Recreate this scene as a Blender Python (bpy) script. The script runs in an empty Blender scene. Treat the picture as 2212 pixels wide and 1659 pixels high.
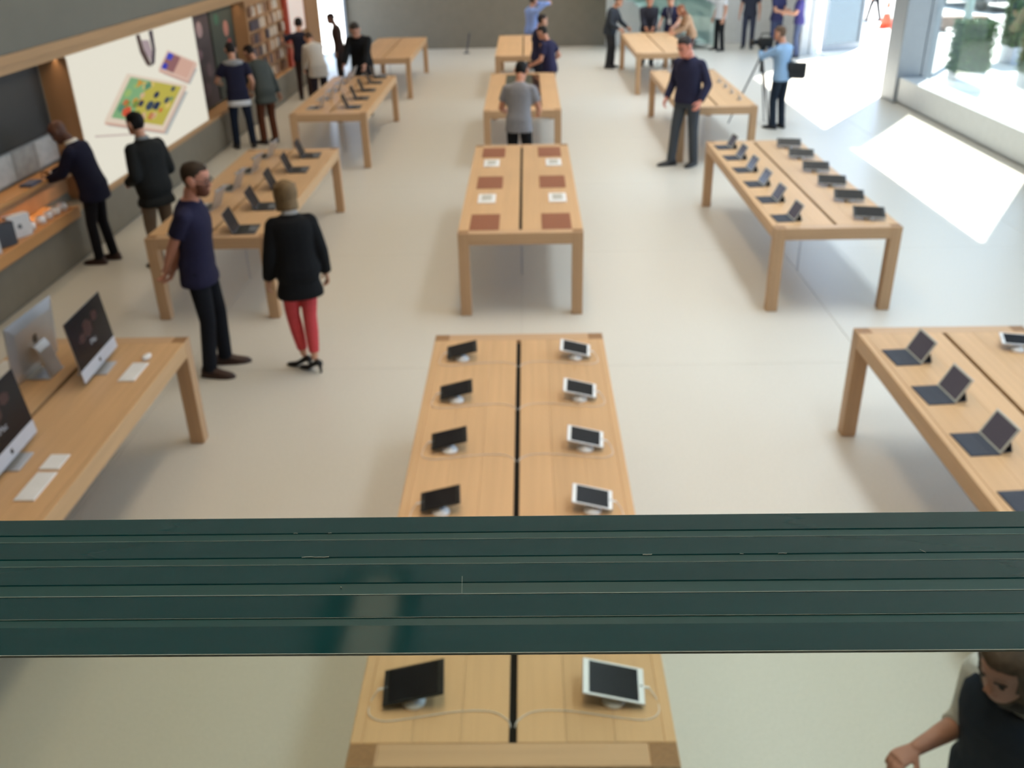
import bpy, bmesh, math, random
from mathutils import Vector, Matrix
random.seed(7)
SC = bpy.context.scene
COL = SC.collection
PI = math.pi

# ------------------------------------------------------------------ camera
cam_d = bpy.data.cameras.new('camera'); cam = bpy.data.objects.new('camera', cam_d); COL.objects.link(cam)
fw = Vector((-0.02070355, 0.89044191, -0.45462575)); rt = Vector((0.99970974, 0.01283401, -0.02038951)); up = Vector((0.01232101, 0.45491592, 0.89044916))
CAM = Vector((0, 0, 3.59868))
cam.matrix_world = Matrix(((rt.x, up.x, -fw.x, CAM.x), (rt.y, up.y, -fw.y, CAM.y), (rt.z, up.z, -fw.z, CAM.z), (0, 0, 0, 1)))
cam_d.sensor_width = 36.0; cam_d.lens = 36.0 * 1992.82 / 2212.0
cam_d.clip_start = 0.02; cam_d.clip_end = 300
cam_d.dof.use_dof = True; cam_d.dof.focus_distance = 0.305; cam_d.dof.aperture_fstop = 23.0
SC.camera = cam

# ------------------------------------------------------------------ world, sun, lamps, exposure
W = bpy.data.worlds.new('sky'); SC.world = W; W.use_nodes = True
bg = W.node_tree.nodes['Background']; bg.inputs[0].default_value = (0.55, 0.74, 1.0, 1); bg.inputs[1].default_value = 3.3
sd = bpy.data.lights.new('sun', 'SUN'); sun = bpy.data.objects.new('sun', sd); COL.objects.link(sun)
sd.energy = 26.0; sd.angle = 0.012; sd.color = (1.0, 0.96, 0.88)
EL = math.radians(57)
to_sun = Vector((0.5505 * math.cos(EL), 0.8348 * math.cos(EL), math.sin(EL)))
sun.rotation_euler = to_sun.to_track_quat('Z', 'Y').to_euler()
CEIL = 7.6
def area_lamp(name, loc, sx, sy, power, color, rot=(0, 0, 0), spread=118):
    d = bpy.data.lights.new(name, 'AREA'); d.shape = 'RECTANGLE'; d.size = sx; d.size_y = sy; d.energy = power; d.color = color; d.spread = math.radians(spread)
    o = bpy.data.objects.new(name, d); COL.objects.link(o); o.location = loc; o.rotation_euler = rot
    return o
WARM = (1.0, 0.77, 0.50)
for cy in (2.0, 8.5, 15.0, 21.5, 27.0):
    for cx in (-3.4, -0.1, 3.2):
        area_lamp('ceiling_panel_lamp', (cx, cy, CEIL - 0.03), 1.1, 4.4, {-3.4: 11, -0.1: 50, 3.2: 84}[cx], {-3.4: (1.0, 0.66, 0.34), -0.1: (1.0, 0.79, 0.54), 3.2: (0.76, 0.89, 1.0)}[cx], spread={-3.4: 118, -0.1: 96, 3.2: 92}[cx])
SC.view_settings.view_transform = 'Standard'; SC.view_settings.look = 'None'
SC.view_settings.exposure = 0.0; SC.view_settings.gamma = 1.0; SC.view_settings.use_curve_mapping = False
SC.cycles.max_bounces = 7; SC.cycles.diffuse_bounces = 4; SC.cycles.glossy_bounces = 3; SC.cycles.transmission_bounces = 6; SC.cycles.transparent_max_bounces = 24
SC.cycles.caustics_reflective = False; SC.cycles.caustics_refractive = False
SC.cycles.sample_clamp_indirect = 6.0

# ------------------------------------------------------------------ materials
def lin(c):
    return tuple(((v / 255.0) / 12.92 if v / 255.0 <= 0.04045 else ((v / 255.0 + 0.055) / 1.055) ** 2.4) for v in c) + (1.0,)
MATS = {}
def mat(name, rgb, rough=0.6, spec=0.4, metal=0.0, noise=0.0, nscale=(8, 8, 8), bump=0.0, emit=0.0, emit_rgb=None, coat=0.0, rnd=0.0, detail=4.0):
    if name in MATS: return MATS[name]
    m = bpy.data.materials.new(name); m.use_nodes = True; MATS[name] = m
    nt = m.node_tree; b = nt.nodes['Principled BSDF']; N = nt.nodes; L = nt.links
    c = lin(rgb)
    b.inputs['Base Color'].default_value = c; b.inputs['Roughness'].default_value = rough
    b.inputs['Specular IOR Level'].default_value = spec; b.inputs['Metallic'].default_value = metal
    b.inputs['Coat Weight'].default_value = coat; b.inputs['Coat Roughness'].default_value = 0.08
    if emit:
        b.inputs['Emission Color'].default_value = lin(emit_rgb or rgb); b.inputs['Emission Strength'].default_value = emit
    tc = N.new('ShaderNodeTexCoord'); mp = N.new('ShaderNodeMapping'); mp.inputs['Scale'].default_value = nscale
    L.new(tc.outputs['Object'], mp.inputs['Vector'])
    nz = N.new('ShaderNodeTexNoise'); nz.inputs['Scale'].default_value = 1.0; nz.inputs['Detail'].default_value = detail
    L.new(mp.outputs['Vector'], nz.inputs['Vector'])
    hs = N.new('ShaderNodeHueSaturation'); hs.inputs['Color'].default_value = c
    ma = N.new('ShaderNodeMapRange'); ma.inputs['From Min'].default_value = 0.25; ma.inputs['From Max'].default_value = 0.75
    n_ = noise if noise else 0.04
    ma.inputs['To Min'].default_value = 1 - n_; ma.inputs['To Max'].default_value = 1 + n_
    L.new(nz.outputs['Fac'], ma.inputs['Value'])
    val = ma.outputs['Result']
    if rnd:
        oi = N.new('ShaderNodeObjectInfo'); mr = N.new('ShaderNodeMapRange')
        mr.inputs['To Min'].default_value = 1 - rnd; mr.inputs['To Max'].default_value = 1 + rnd
        L.new(oi.outputs['Random'], mr.inputs['Value'])
        mu = N.new('ShaderNodeMath'); mu.operation = 'MULTIPLY'; L.new(val, mu.inputs[0]); L.new(mr.outputs['Result'], mu.inputs[1]); val = mu.outputs[0]
    L.new(val, hs.inputs['Value']); L.new(hs.outputs['Color'], b.inputs['Base Color'])
    if bump:
        bp = N.new('ShaderNodeBump'); bp.inputs['Strength'].default_value = bump; bp.inputs['Distance'].default_value = 0.01
        L.new(nz.outputs['Fac'], bp.inputs['Height']); L.new(bp.outputs['Normal'], b.inputs['Normal'])
    return m
def glass_mat(name, tint, refl=1.0, rough=0.02):
    if name in MATS: return MATS[name]
    m = bpy.data.materials.new(name); m.use_nodes = True; MATS[name] = m
    nt = m.node_tree; N = nt.nodes; L = nt.links; N.clear()
    o = N.new('ShaderNodeOutputMaterial'); mx = N.new('ShaderNodeMixShader'); tr = N.new('ShaderNodeBsdfTransparent'); gl = N.new('ShaderNodeBsdfGlossy')
    fr = N.new('ShaderNodeFresnel'); fr.inputs['IOR'].default_value = 1.45
    mu = N.new('ShaderNodeMath'); mu.operation = 'MULTIPLY'; mu.inputs[1].default_value = refl; L.new(fr.outputs[0], mu.inputs[0])
    tr.inputs[0].default_value = tuple(tint) + (1,); gl.inputs['Roughness'].default_value = rough; gl.inputs[0].default_value = (0.9, 0.95, 0.95, 1)
    L.new(mu.outputs[0], mx.inputs[0]); L.new(tr.outputs[0], mx.inputs[1]); L.new(gl.outputs[0], mx.inputs[2]); L.new(mx.outputs[0], o.inputs[0])
    return m
def refr_mat(name, tint, refl):
    m = glass_mat(name, tint, refl); nt = m.node_tree
    rf = nt.nodes.new('ShaderNodeBsdfRefraction'); rf.inputs['IOR'].default_value = 1.5; rf.inputs['Roughness'].default_value = 0.0; rf.inputs[0].default_value = tuple(tint) + (1,)
    mx = [q for q in nt.nodes if q.type == 'MIX_SHADER'][0]; nt.links.new(rf.outputs[0], mx.inputs[1])
    return m
OAK = (206, 166, 122)
M_WY = mat('oak_lengthwise', OAK, 0.42, 0.35, noise=0.10, nscale=(22, 0.9, 22), rnd=0.045, detail=6)
M_WX = mat('oak_crosswise', (196, 159, 122), 0.42, 0.35, noise=0.10, nscale=(0.9, 22, 22), rnd=0.02, detail=6)
M_WZ = mat('oak_upright', (193, 156, 119), 0.45, 0.35, noise=0.10, nscale=(24, 24, 1.2), rnd=0.03, detail=6)
M_END = mat('oak_end_grain', (150, 112, 76), 0.5, 0.3, noise=0.14, nscale=(70, 70, 20), detail=6)
M_SLOT = mat('black_slot_brush', (24, 22, 20), 0.8, 0.2)
M_FLOOR = mat('terrazzo', (208, 203, 192), 0.33, 0.4, noise=0.045, nscale=(60, 60, 60), rnd=0.008, detail=2)
M_JOINT = mat('floor_joint', (176, 172, 162), 0.8, 0.2)
M_STONE = mat('warm_grey_stone', (126, 118, 104), 0.7, 0.25, noise=0.05, nscale=(5, 5, 5))
M_BULK = mat('grey_bulkhead', (116, 112, 101), 0.75, 0.2, noise=0.03, nscale=(3, 3, 3))
M_WHITE = mat('white_plaster', (226, 226, 224), 0.8, 0.2)
M_WOODWALL = mat('amber_wood_panel', (168, 126, 88), 0.5, 0.3, noise=0.10, nscale=(6, 6, 1.0))
M_TRIM = mat('tan_wood_trim', (176, 138, 98), 0.5, 0.3, noise=0.08, nscale=(20, 1, 20))
M_METAL = mat('grey_facade_metal', (140, 146, 152), 0.45, 0.4, metal=0.2)
M_SILL = mat('pale_sill_stone', (190, 194, 196), 0.6, 0.3)
M_CEIL = mat('ceiling_white', (225, 224, 220), 0.85, 0.1)
M_GREYCAP = mat('mid_grey', (110, 112, 115), 0.5)
M_PAVE = mat('sunlit_paving', (200, 198, 194), 0.85, 0.2, noise=0.04, nscale=(2, 2, 2))
M_BLACK = mat('black_plastic', (16, 16, 18), 0.35, 0.4)
M_SCREEN = mat('dark_screen_glass', (16, 16, 22), 0.22, 0.2)
M_WHITEP = mat('white_plastic', (236, 236, 236), 0.3, 0.5)
M_SILVER = mat('silver_aluminium', (196, 198, 202), 0.35, 0.5, metal=0.75)
M_GREYAL = mat('grey_aluminium', (74, 74, 80), 0.4, 0.5, metal=0.55)
M_KEYCOVER = mat('slate_keyboard_fabric', (68, 72, 82), 0.75, 0.2)
M_LEATHER = mat('brown_leather', (142, 88, 62), 0.6, 0.3, noise=0.07, nscale=(120, 120, 120))
M_CABLE = mat('pale_cable', (222, 220, 214), 0.4, 0.4)
M_GLOW = mat('screen_white', (70, 70, 66), 0.5, 0.1, emit=0.74, emit_rgb=(252, 246, 228))

# ------------------------------------------------------------------ mesh helpers
class MB:
    def __init__(s): s.v = []; s.f = []; s.mi = []
    def add(s, vs, fs, mi=0):
        o = len(s.v); s.v += [tuple(p) for p in vs]; s.f += [tuple(i + o for i in f) for f in fs]; s.mi += [mi] * len(fs); return s
    def box(s, x0, x1, y0, y1, z0, z1, ch=0.0, mi=0):
        if ch <= 0:
            vs = [(x, y, z) for z in (z0, z1) for y in (y0, y1) for x in (x0, x1)]
            return s.add(vs, [(0, 2, 3, 1), (4, 5, 7, 6), (0, 1, 5, 4), (2, 6, 7, 3), (0, 4, 6, 2), (1, 3, 7, 5)], mi)
        bm = bmesh.new(); bmesh.ops.create_cube(bm, size=1)
        for v in bm.verts:
            v.co = Vector(((x0 + x1) / 2 + v.co.x * (x1 - x0), (y0 + y1) / 2 + v.co.y * (y1 - y0), (z0 + z1) / 2 + v.co.z * (z1 - z0)))
        bmesh.ops.bevel(bm, geom=bm.edges[:], offset=ch, segments=1, affect='EDGES')
        bm.verts.index_update()
        s.add([v.co[:] for v in bm.verts], [[v.index for v in f.verts] for f in bm.faces], mi); bm.free(); return s
    def loft(s, rings, mi=0, cap=True):
        n = len(rings[0]); vs = [p for r in rings for p in r]; fs = []
        for i in range(len(rings) - 1):
            for j in range(n):
                fs.append((i * n + j, i * n + (j + 1) % n, (i + 1) * n + (j + 1) % n, (i + 1) * n + j))
        if cap:
            fs.append(tuple(range(n - 1, -1, -1))); fs.append(tuple((len(rings) - 1) * n + j for j in range(n)))
        return s.add(vs, fs, mi)
    def tube(s, pts, rad, n=8, mi=0, closed_ends=True, flat=None):
        pts = [Vector(p) for p in pts]
        if not isinstance(rad, (list, tuple)): rad = [rad] * len(pts)
        rings = []; prev = None
        for i, p in enumerate(pts):
            t = (pts[min(i + 1, len(pts) - 1)] - pts[max(i - 1, 0)]).normalized()
            if prev is None:
                a = Vector((1, 0, 0)) if abs(t.x) < 0.8 else Vector((0, 1, 0))
                u = (a - t * a.dot(t)).normalized()
            else:
                u = (prev - t * prev.dot(t)).normalized()
            prev = u; w = t.cross(u)
            k = flat or 1.0
            rings.append([p + (u * math.cos(2 * PI * j / n) + w * k * math.sin(2 * PI * j / n)) * rad[i] for j in range(n)])
        return s.loft(rings, mi)
    def capsule(s, pts, rad, n=10, mi=0):
        pts = [Vector(p) for p in pts]
        if not isinstance(rad, (list, tuple)): rad = [rad] * len(pts)
        d0 = (pts[0] - pts[1]).normalized(); d1 = (pts[-1] - pts[-2]).normalized()
        P = [pts[0] + d0 * rad[0] * 0.95, pts[0] + d0 * rad[0] * 0.7] + pts + [pts[-1] + d1 * rad[-1] * 0.7, pts[-1] + d1 * rad[-1] * 0.95]
        R = [rad[0] * 0.3, rad[0] * 0.71] + list(rad) + [rad[-1] * 0.71, rad[-1] * 0.3]
        return s.tube(P, R, n, mi)
    def lathe(s, prof, c=(0, 0, 0), n=16, mi=0):
        c = Vector(c)
        return s.loft([[c + Vector((r * math.cos(2 * PI * j / n), r * math.sin(2 * PI * j / n), z)) for j in range(n)] for r, z in prof], mi)
    def ellipsoid(s, c, r, n=12, m=8, mi=0, M=None):
        c = Vector(c); rings = []
        for i in range(m + 1):
            a = -PI / 2 + PI * (i + 0.0) / m; a = max(-1.45, min(1.45, a))
            ring = []
            for j in range(n):
                q = Vector((r[0] * math.cos(a) * math.cos(2 * PI * j / n), r[1] * math.cos(a) * math.sin(2 * PI * j / n), r[2] * math.sin(a)))
                ring.append(c + (M @ q if M else q))
            rings.append(ring)
        return s.loft(rings, mi)
    def prism(s, poly, z0, z1, mi=0):
        return s.loft([[(x, y, z0) for x, y in poly], [(x, y, z1) for x, y in poly]], mi)
    def mesh(s, name, mats, smooth=False):
        me = bpy.data.meshes.new(name); me.from_pydata(s.v, [], s.f); me.update()
        if not isinstance(mats, (list, tuple)): mats = [mats]
        for m in mats: me.materials.append(m)
        if len(mats) > 1: me.polygons.foreach_set('material_index', s.mi)
        bm = bmesh.new(); bm.from_mesh(me); bmesh.ops.recalc_face_normals(bm, faces=bm.faces); bm.to_mesh(me); bm.free()
        if smooth:
            me.polygons.foreach_set('use_smooth', [True] * len(me.polygons))
        return me
    def build(s, name, mats, parent=None, smooth=False, loc=None):
        o = bpy.data.objects.new(name, s.mesh(name, mats, smooth)); COL.objects.link(o); o.parent = parent
        if loc: o.location = loc
        return o
def mobj(name, me, parent=None, loc=None, rot=None):
    o = bpy.data.objects.new(name, me); COL.objects.link(o); o.parent = parent
    if loc: o.location = loc
    if rot: o.rotation_euler = rot
    return o
def tag(o, label, cat, group=None, kind=None):
    o['label'] = label; o['category'] = cat
    if group: o['group'] = group
    if kind: o['kind'] = kind
    return o
def struct(o, label=None):
    o['kind'] = 'structure'
    if label: o['label'] = label
    return o
def empty(name, loc=(0, 0, 0), rz=0.0):
    o = bpy.data.objects.new(name, None); COL.objects.link(o); o.location = loc; o.rotation_euler = (0, 0, rz); o.empty_display_size = 0.1
    return o
def kids(o): return [c for c in bpy.data.objects if c.parent == o]
def copy_tree(o, tree):
    # tree: list of (part, [sub-parts]) captured once for the prototype
    r = o.copy(); COL.objects.link(r)
    for part, subs in tree:
        c = part.copy(); COL.objects.link(c); c.parent = r
        for g in subs:
            d = g.copy(); COL.objects.link(d); d.parent = c
    return r
def capture(o): return [(p, kids(p)) for p in kids(o)]
def repeat(proto, spots, labels, cat, group):
    tr = capture(proto); out = []
    for i, ((x, y, z, rz), lab) in enumerate(zip(spots, labels)):
        o = proto if i == 0 else copy_tree(proto, tr)
        o.location = (x, y, z); o.rotation_euler = (0, 0, rz)
        tag(o, lab, cat, group); out.append(o)
    return out
def B(name, dims, m, parent=None, ch=0.0): return MB().box(*dims, ch=ch).build(name, m, parent)

# ------------------------------------------------------------------ the setting: floor
X0, DX, Y0, DY = -0.08479, 3.04766, 4.30504, 6.16369
fl = struct(B('floor', (-5.9, 8.0, -6.0, 29.6, -0.30, -0.022), M_JOINT))
xs = [-5.85] + [X0 + DX * k for k in range(-1, 3)] + [7.95]
xs = sorted(set([-5.85, X0 - DX, X0, X0 + DX, X0 + 2 * DX, 7.95]))
ys = [-6.0] + [Y0 + DY / 2 * k for k in range(-3, 9)] + [29.55]
slabs = {}
for i in range(len(xs) - 1):
    for j in range(len(ys) - 1):
        w, l = round(xs[i + 1] - xs[i], 4), round(ys[j + 1] - ys[j], 4)
        if (w, l) not in slabs:
            slabs[(w, l)] = MB().box(-w / 2 + .0016, w / 2 - .0016, -l / 2 + .0016, l / 2 - .0016, -0.03, 0.0, ch=0.0012).mesh('floor_slab', M_FLOOR)
        mobj('floor_slab', slabs[(w, l)], fl, ((xs[i] + xs[i + 1]) / 2, (ys[j] + ys[j + 1]) / 2, 0))

# walls
WX = -5.33; RB = -5.69            # left wall face, back of its recesses
struct(B('wall_left', (-6.1, RB, -6.0, 25.3, 0.0, CEIL), M_BULK))
struct(B('wall_bulkhead', (RB, WX, -6.0, 25.3, 2.415, CEIL), M_BULK))
t1 = struct(B('trim_1', (RB, WX + 0.012, -6.0, 23.8, 2.315, 2.412), M_TRIM))
B('trim_fillet', (RB, WX - 0.02, -6.0, 23.8, 2.225, 2.313), M_TRIM, t1)
bb = struct(MB().box(RB, WX, -6.0, 25.3, 0.03, 0.545).box(RB, WX - 0.03, -6.0, 25.3, 0.0, 0.03).build('baseboard_left', M_STONE))
struct(B('trim_2', (RB, WX + 0.006, 11.19, 18.85, 0.546, 0.60), M_TRIM))
struct(B('wall_back_grey', (-5.42, 2.35, 29.3, 29.7, 0.0, CEIL), M_STONE)).name = 'wall_back'
struct(B('wall_back_daylit', (2.352, 8.0, 29.3, 29.7, 0.0, CEIL), M_WHITE))  # right end of the back wall, its daylight brightness put into a white colour
struct(B('wall_front', (-6.1, 8.0, -6.4, -6.0, 0.0, CEIL), M_STONE))
cl = struct(MB().box(-6.1, 8.0, -6.4, 29.7, CEIL, CEIL + 0.3).build('ceiling', M_CEIL))
def trough(x0, x1, y0, y1, z0, z1, m_, nm):
    r_ = min((x1 - x0) / 2, 0.25); pts = [(x0, y0), (x1, y0)]
    pts += [(x1 - r_ + r_ * math.cos(a * PI / 12), y1 - r_ + r_ * math.sin(a * PI / 12)) for a in range(7)] + [(x0 + r_ + r_ * math.cos(a * PI / 12), y1 - r_ + r_ * math.sin(a * PI / 12)) for a in range(6, 13)]
    MB().prism(pts, z0, z1).build(nm, m_, cl)
trough(-1.46, -0.82, 3.4, 5.52, CEIL - 0.05, CEIL - 0.002, mat('dark_trough', (30, 28, 26), 0.7), 'ceiling_trough')
trough(-1.27, -0.97, 3.4, 5.36, CEIL - 0.06, CEIL - 0.051, mat('trough_lens', (190, 186, 168), 0.5, emit=1.6, emit_rgb=(220, 208, 176)), 'trough_lens')
# wood column that ends the left wall, and window beyond it
struct(B('wall_column', (-5.9, WX + 0.02, 23.82, 25.32, 0.0, CEIL), M_WOODWALL))
w1 = struct(MB().box(-5.42, -5.34, 25.33, 25.42, 0, 3.3).box(-5.42, -5.34, 29.18, 29.3, 0, 3.3).box(-5.42, -5.34, 25.42, 29.18, 3.2, 3.3).build('door_2', M_METAL))
B('transom_panel', (-5.42, -5.34, 25.33, 29.3, 3.31, CEIL), M_BULK, w1)
M_PANE = glass_mat('window_glass', (0.93, 0.96, 0.96), 0.5)
# right facade: pillars, sills, head, glass
FX = 7.46; HEAD = 7.22
def pillar(y0, y1):
    m = MB().box(FX - 0.05, FX + 0.42, y0, y1, 0, HEAD, ch=0.012)
    o = struct(m.build('wall_pillar', M_METAL))
    MB().box(FX + 0.44, FX + 0.66, y0 + 0.02, y1 - 0.02, 0, HEAD, ch=0.01).build('window_frame', M_METAL, o)
    return o
pillar(19.40, 20.15); pillar(12.9, 13.68); pillar(6.9, 7.6); pillar(0.6, 1.3)
struct(B('wall_right_head', (FX, FX + 0.5, -6.0, 29.3, HEAD, CEIL), M_METAL))
struct(B('wall_right', (FX, FX + 0.5, 26.75, 29.3, 0.0, HEAD), M_WHITE))
struct(B('wall_right_rear', (FX, FX + 0.5, -6.0, 0.6, 0.0, HEAD), M_WHITE))
n = 1
for a, b in ((13.68, 19.40), (7.6, 12.9), (1.3, 6.9)):
    n += 1
    s = struct(MB().box(FX + 0.02, FX + 0.50, a, b, 0.05, 0.50, ch=0.008).box(FX + 0.06, FX + 0.46, a, b, 0.0, 0.05).build('window_%d' % n, M_SILL))
    B('pane', (FX + 0.53, FX + 0.545, a - .02, b + .02, 0.0, HEAD), M_PANE, s)
    B('window_rail', (FX + 0.505, FX + 0.57, a, b, 0.0, 0.05), M_METAL, s)
# white post of the open doorway and its swung-open glass leaf
d1 = struct(MB().box(FX - 0.08, FX + 0.14, 26.45, 26.74, 0, HEAD, ch=0.01).box(FX + 0.17, FX + 0.27, 26.47, 26.72, 0, HEAD, ch=0.01).build('door_1', M_SILL))
leaf = Vector((8.14, 27.1, 0)); lv = (Vector((9.42, 27.75, 0)) - leaf)
M_DOORG = glass_mat('door_glass', (0.50, 0.58, 0.66), 0.9)
m = MB(); L_ = lv.length
for (a, b, z0, z1) in ((0, .09, 0, 3.0), (L_ - .09, L_, 0, 3.0), (.09, L_ - .09, 0, .16), (.09, L_ - .09, 2.9, 3.0)):
    m.box(a, b, -.03, .03, z0, z1)
do = m.build('door_leaf', M_METAL, d1); do.location = leaf; do.rotation_euler = (0, 0, math.atan2(lv.y, lv.x))
dp = MB().box(.09, L_ - .09, -.008, .008, .16, 2.9).build('pane', M_DOORG, do)
# mezzanine slab under the balustrade
struct(B('floor_mezzanine', (-6.0, 7.4, -6.0, 0.40, 2.05, 2.30), M_STONE))

# outdoors
struct(B('ground_paving', (-60, 80, -40, 110, -0.40, -0.305), M_PAVE)).name = 'floor_outdoor'
struct(B('floor_pavement', (8.0, 70, -30, 100, -0.304, -0.01), M_PAVE))
struct(B('floor_pavement_side', (-50, -5.9, -30, 100, -0.304, -0.01), M_PAVE))
struct(B('floor_pavement_back', (-5.9, 8.0, 29.7, 100, -0.304, -0.01), M_PAVE))


# ------------------------------------------------------------------ glass balustrade in front of the viewer
M_EDGE = mat('polished_green_glass_edge', (6, 52, 56), 0.08, 0.35, noise=0.10, nscale=(3, 60, 60), coat=0.15)
M_INTER = mat('interlayer_edge', (22, 64, 66), 0.30, 0.4, noise=0.10, nscale=(6, 200, 60))
M_ARRIS = mat('ground_arris', (150, 164, 158), 0.35, 0.5)
bal = empty('glass_balustrade', (0, 0.2465, 2.30))
tag(bal, 'thick laminated glass balustrade with dark green polished top edge crossing the foreground', 'balustrade')
GT = 3.40 - 2.30
yb = lambda v: v - 0.2465
BX0, BX1 = -1.7, 1.7
B('glass_panel', (BX0, BX1, yb(0.2112), yb(0.2818), 0.0, GT - 0.001), refr_mat('balustrade_glass', (0.88, 0.935, 0.905), 0.30), bal)
plies = [(0.2720, 0.2820), (0.2580, 0.2680), (0.2440, 0.2540), (0.2270, 0.2380), (0.2110, 0.2235)]
for a, b in plies:
    B('ply_edge', (BX0, BX1, yb(a), yb(b), GT - 0.0009, GT), M_EDGE, bal, ch=0.0003)
for (a, b) in ((0.2680, 0.2720), (0.2540, 0.2580), (0.2380, 0.2440), (0.2235, 0.2270)):
    o = B('interlayer_edge', (BX0, BX1, yb(a), yb(b), GT - 0.0011, GT - 0.00035), M_INTER, bal)
for yy, w in ((0.23815, 0.00010), (0.22705, 0.00005), (0.2680, 0.00005), (0.2540, 0.00005), (0.2110, 0.00012)):
    B('arris', (BX0, BX1, yb(yy) - w, yb(yy) + w, GT - 0.0008, GT + 0.00002), M_ARRIS, bal)
# small chips and scratches along the edges
def chip(px, yy, ln, w=0.00010, sk=0.0):
    mb = MB(); n_ = 7; r = random.Random(int(px * 1e5))
    pts = [(px + ln * (i / (n_ - 1) - 0.5), yb(yy) + sk * (i / (n_ - 1) - 0.5) + r.uniform(-1, 1) * w * 1.2, GT + 0.00003) for i in range(n_)]
    mb.tube(pts, w, 5); mb.build('edge_chip', M_ARRIS, bal)
for px, yy, ln, w in ((-0.076, 0.2582, 0.0095, 0.00014), (-0.086, 0.2722, 0.0015, 0.0001), (-0.0735, 0.2722, 0.0012, 0.00008), (0.0395, 0.2581, 0.0032, 0.00015), (0.0720, 0.2581, 0.0012, 0.0001), (0.0860, 0.2581, 0.003, 0.0001), (-0.0640, 0.2418, 0.0004, 0.00018)):
    chip(px, yy, ln, w)
MB().tube([(-0.0240, yb(0.2472), GT + 0.00003), (-0.0236, yb(0.2385), GT + 0.00003)], 0.00006, 5).build('edge_chip', M_ARRIS, bal)
MB().tube([(0.1335, yb(0.2595), GT + 0.00003), (0.1350, yb(0.2580), GT + 0.00003)], 0.00007, 5).build('edge_chip', M_ARRIS, bal)
B('base_channel', (BX0, BX1, yb(0.17), yb(0.32), 0.0, 0.09), M_METAL, bal)

# ------------------------------------------------------------------ tables
TW, TL, TH, LG, TK = 1.2171, 3.8068, 0.8556, 0.108, 0.118
tb = empty('oak_table')
leg = MB().box(-LG / 2, LG / 2, -LG / 2, LG / 2, 0, TH, ch=0.004).mesh('leg', [M_WZ, M_END])
for p in leg.polygons:
    if p.normal.z > 0.9: p.material_index = 1
for sx in (-1, 1):
    for sy in (-1, 1):
        mobj('leg', leg, tb, (sx * (TW - LG) / 2, sy * (TL - LG) / 2, 0))
er = MB().box(-TW / 2 + LG, TW / 2 - LG, -LG / 2, LG / 2, TH - TK, TH - 0.0005, ch=0.003).mesh('end_rail', M_WX)
for sy in (-1, 1): mobj('end_rail', er, tb, (0, sy * (TL - LG) / 2, 0))
SRW = 0.045
sr = MB().box(-SRW / 2, SRW / 2, -TL / 2 + LG, TL / 2 - LG, TH - TK, TH - 0.0005, ch=0.003).mesh('side_rail', M_WY)
for sx in (-1, 1): mobj('side_rail', sr, tb, (sx * (TW - SRW) / 2, 0, 0))
SLW = 0.030; half = TW / 2 - SRW - SLW / 2; pw = half / 3
pk = MB().box(-pw / 2 + .0004, pw / 2 - .0004, -TL / 2 + LG, TL / 2 - LG, TH - 0.03, TH, ch=0.001).mesh('plank', M_WY)
for sx in (-1, 1):
    for k in range(3): mobj('plank', pk, tb, (sx * (SLW / 2 + pw * (k + .5)), 0, 0))
B('cable_slot', (-SLW / 2, SLW / 2, -TL / 2 + LG, TL / 2 - LG, TH - 0.051, TH - 0.028), M_SLOT, tb)
B('underframe', (-TW / 2 + SRW, TW / 2 - SRW, -TL / 2 + LG, TL / 2 - LG, TH - 0.075, TH - 0.052), M_WY, tb)
coil = [(0.012 * math.cos(a * 0.9), -0.75 + 0.012 * math.sin(a * 0.9), TH - 0.075 - (TH - 0.08) * a / 120) for a in range(121)]
MB().tube(coil, 0.004, 5).build('coiled_power_cable', mat('grey_cable', (170, 172, 180), 0.4), tb, smooth=True)
rows = ['front', 'second', 'third', 'farthest']
cont = {('C', 0): 'front centre oak table with black and white tablets, right behind the glass', ('C', 1): 'centre oak table with brown leather mats and white trays',
        ('C', 2): 'centre oak table with an inset brown display strip beside the man in grey shirt', ('C', 3): 'far centre oak table standing close to the grey back wall',
        ('L', 0): 'oak table with desktop computers at the left edge of the picture', ('L', 1): 'oak table with dark laptops behind the woman in red trousers',
        ('L', 2): 'oak table with laptops at left, third from the viewer', ('L', 3): 'bare oak table at far left near the grey back wall',
        ('R', 0): 'oak table with folding keyboard tablets at the right picture edge', ('R', 1): 'oak table with twelve tablets next to the sunlit floor patch',
        ('R', 2): 'oak table behind the man in navy sweater and grey trousers', ('R', 3): 'far right oak table with people gathered around its far end'}
spots = []; labs = []
for c, k in (('C', 0), ('L', -1), ('R', 1)):
    for r in range(4):
        spots.append((X0 + k * DX, Y0 + r * DY - (.03 if (c, r) == ('C', 0) else 0), 0, 0)); labs.append(cont[(c, r)])
repeat(tb, spots, labs, 'table', 'oak display tables in three rows')
def tx(c): return X0 + {'L': -1, 'C': 0, 'R': 1}[c] * DX
def ty(r): return Y0 + r * DY
TZ = TH + 0.0004
ORD6 = ['farthest', 'second farthest', 'third farthest', 'fourth farthest', 'fifth farthest', 'nearest']
ORD5 = ['nearest', 'second nearest', 'middle', 'second farthest', 'farthest']

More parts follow.
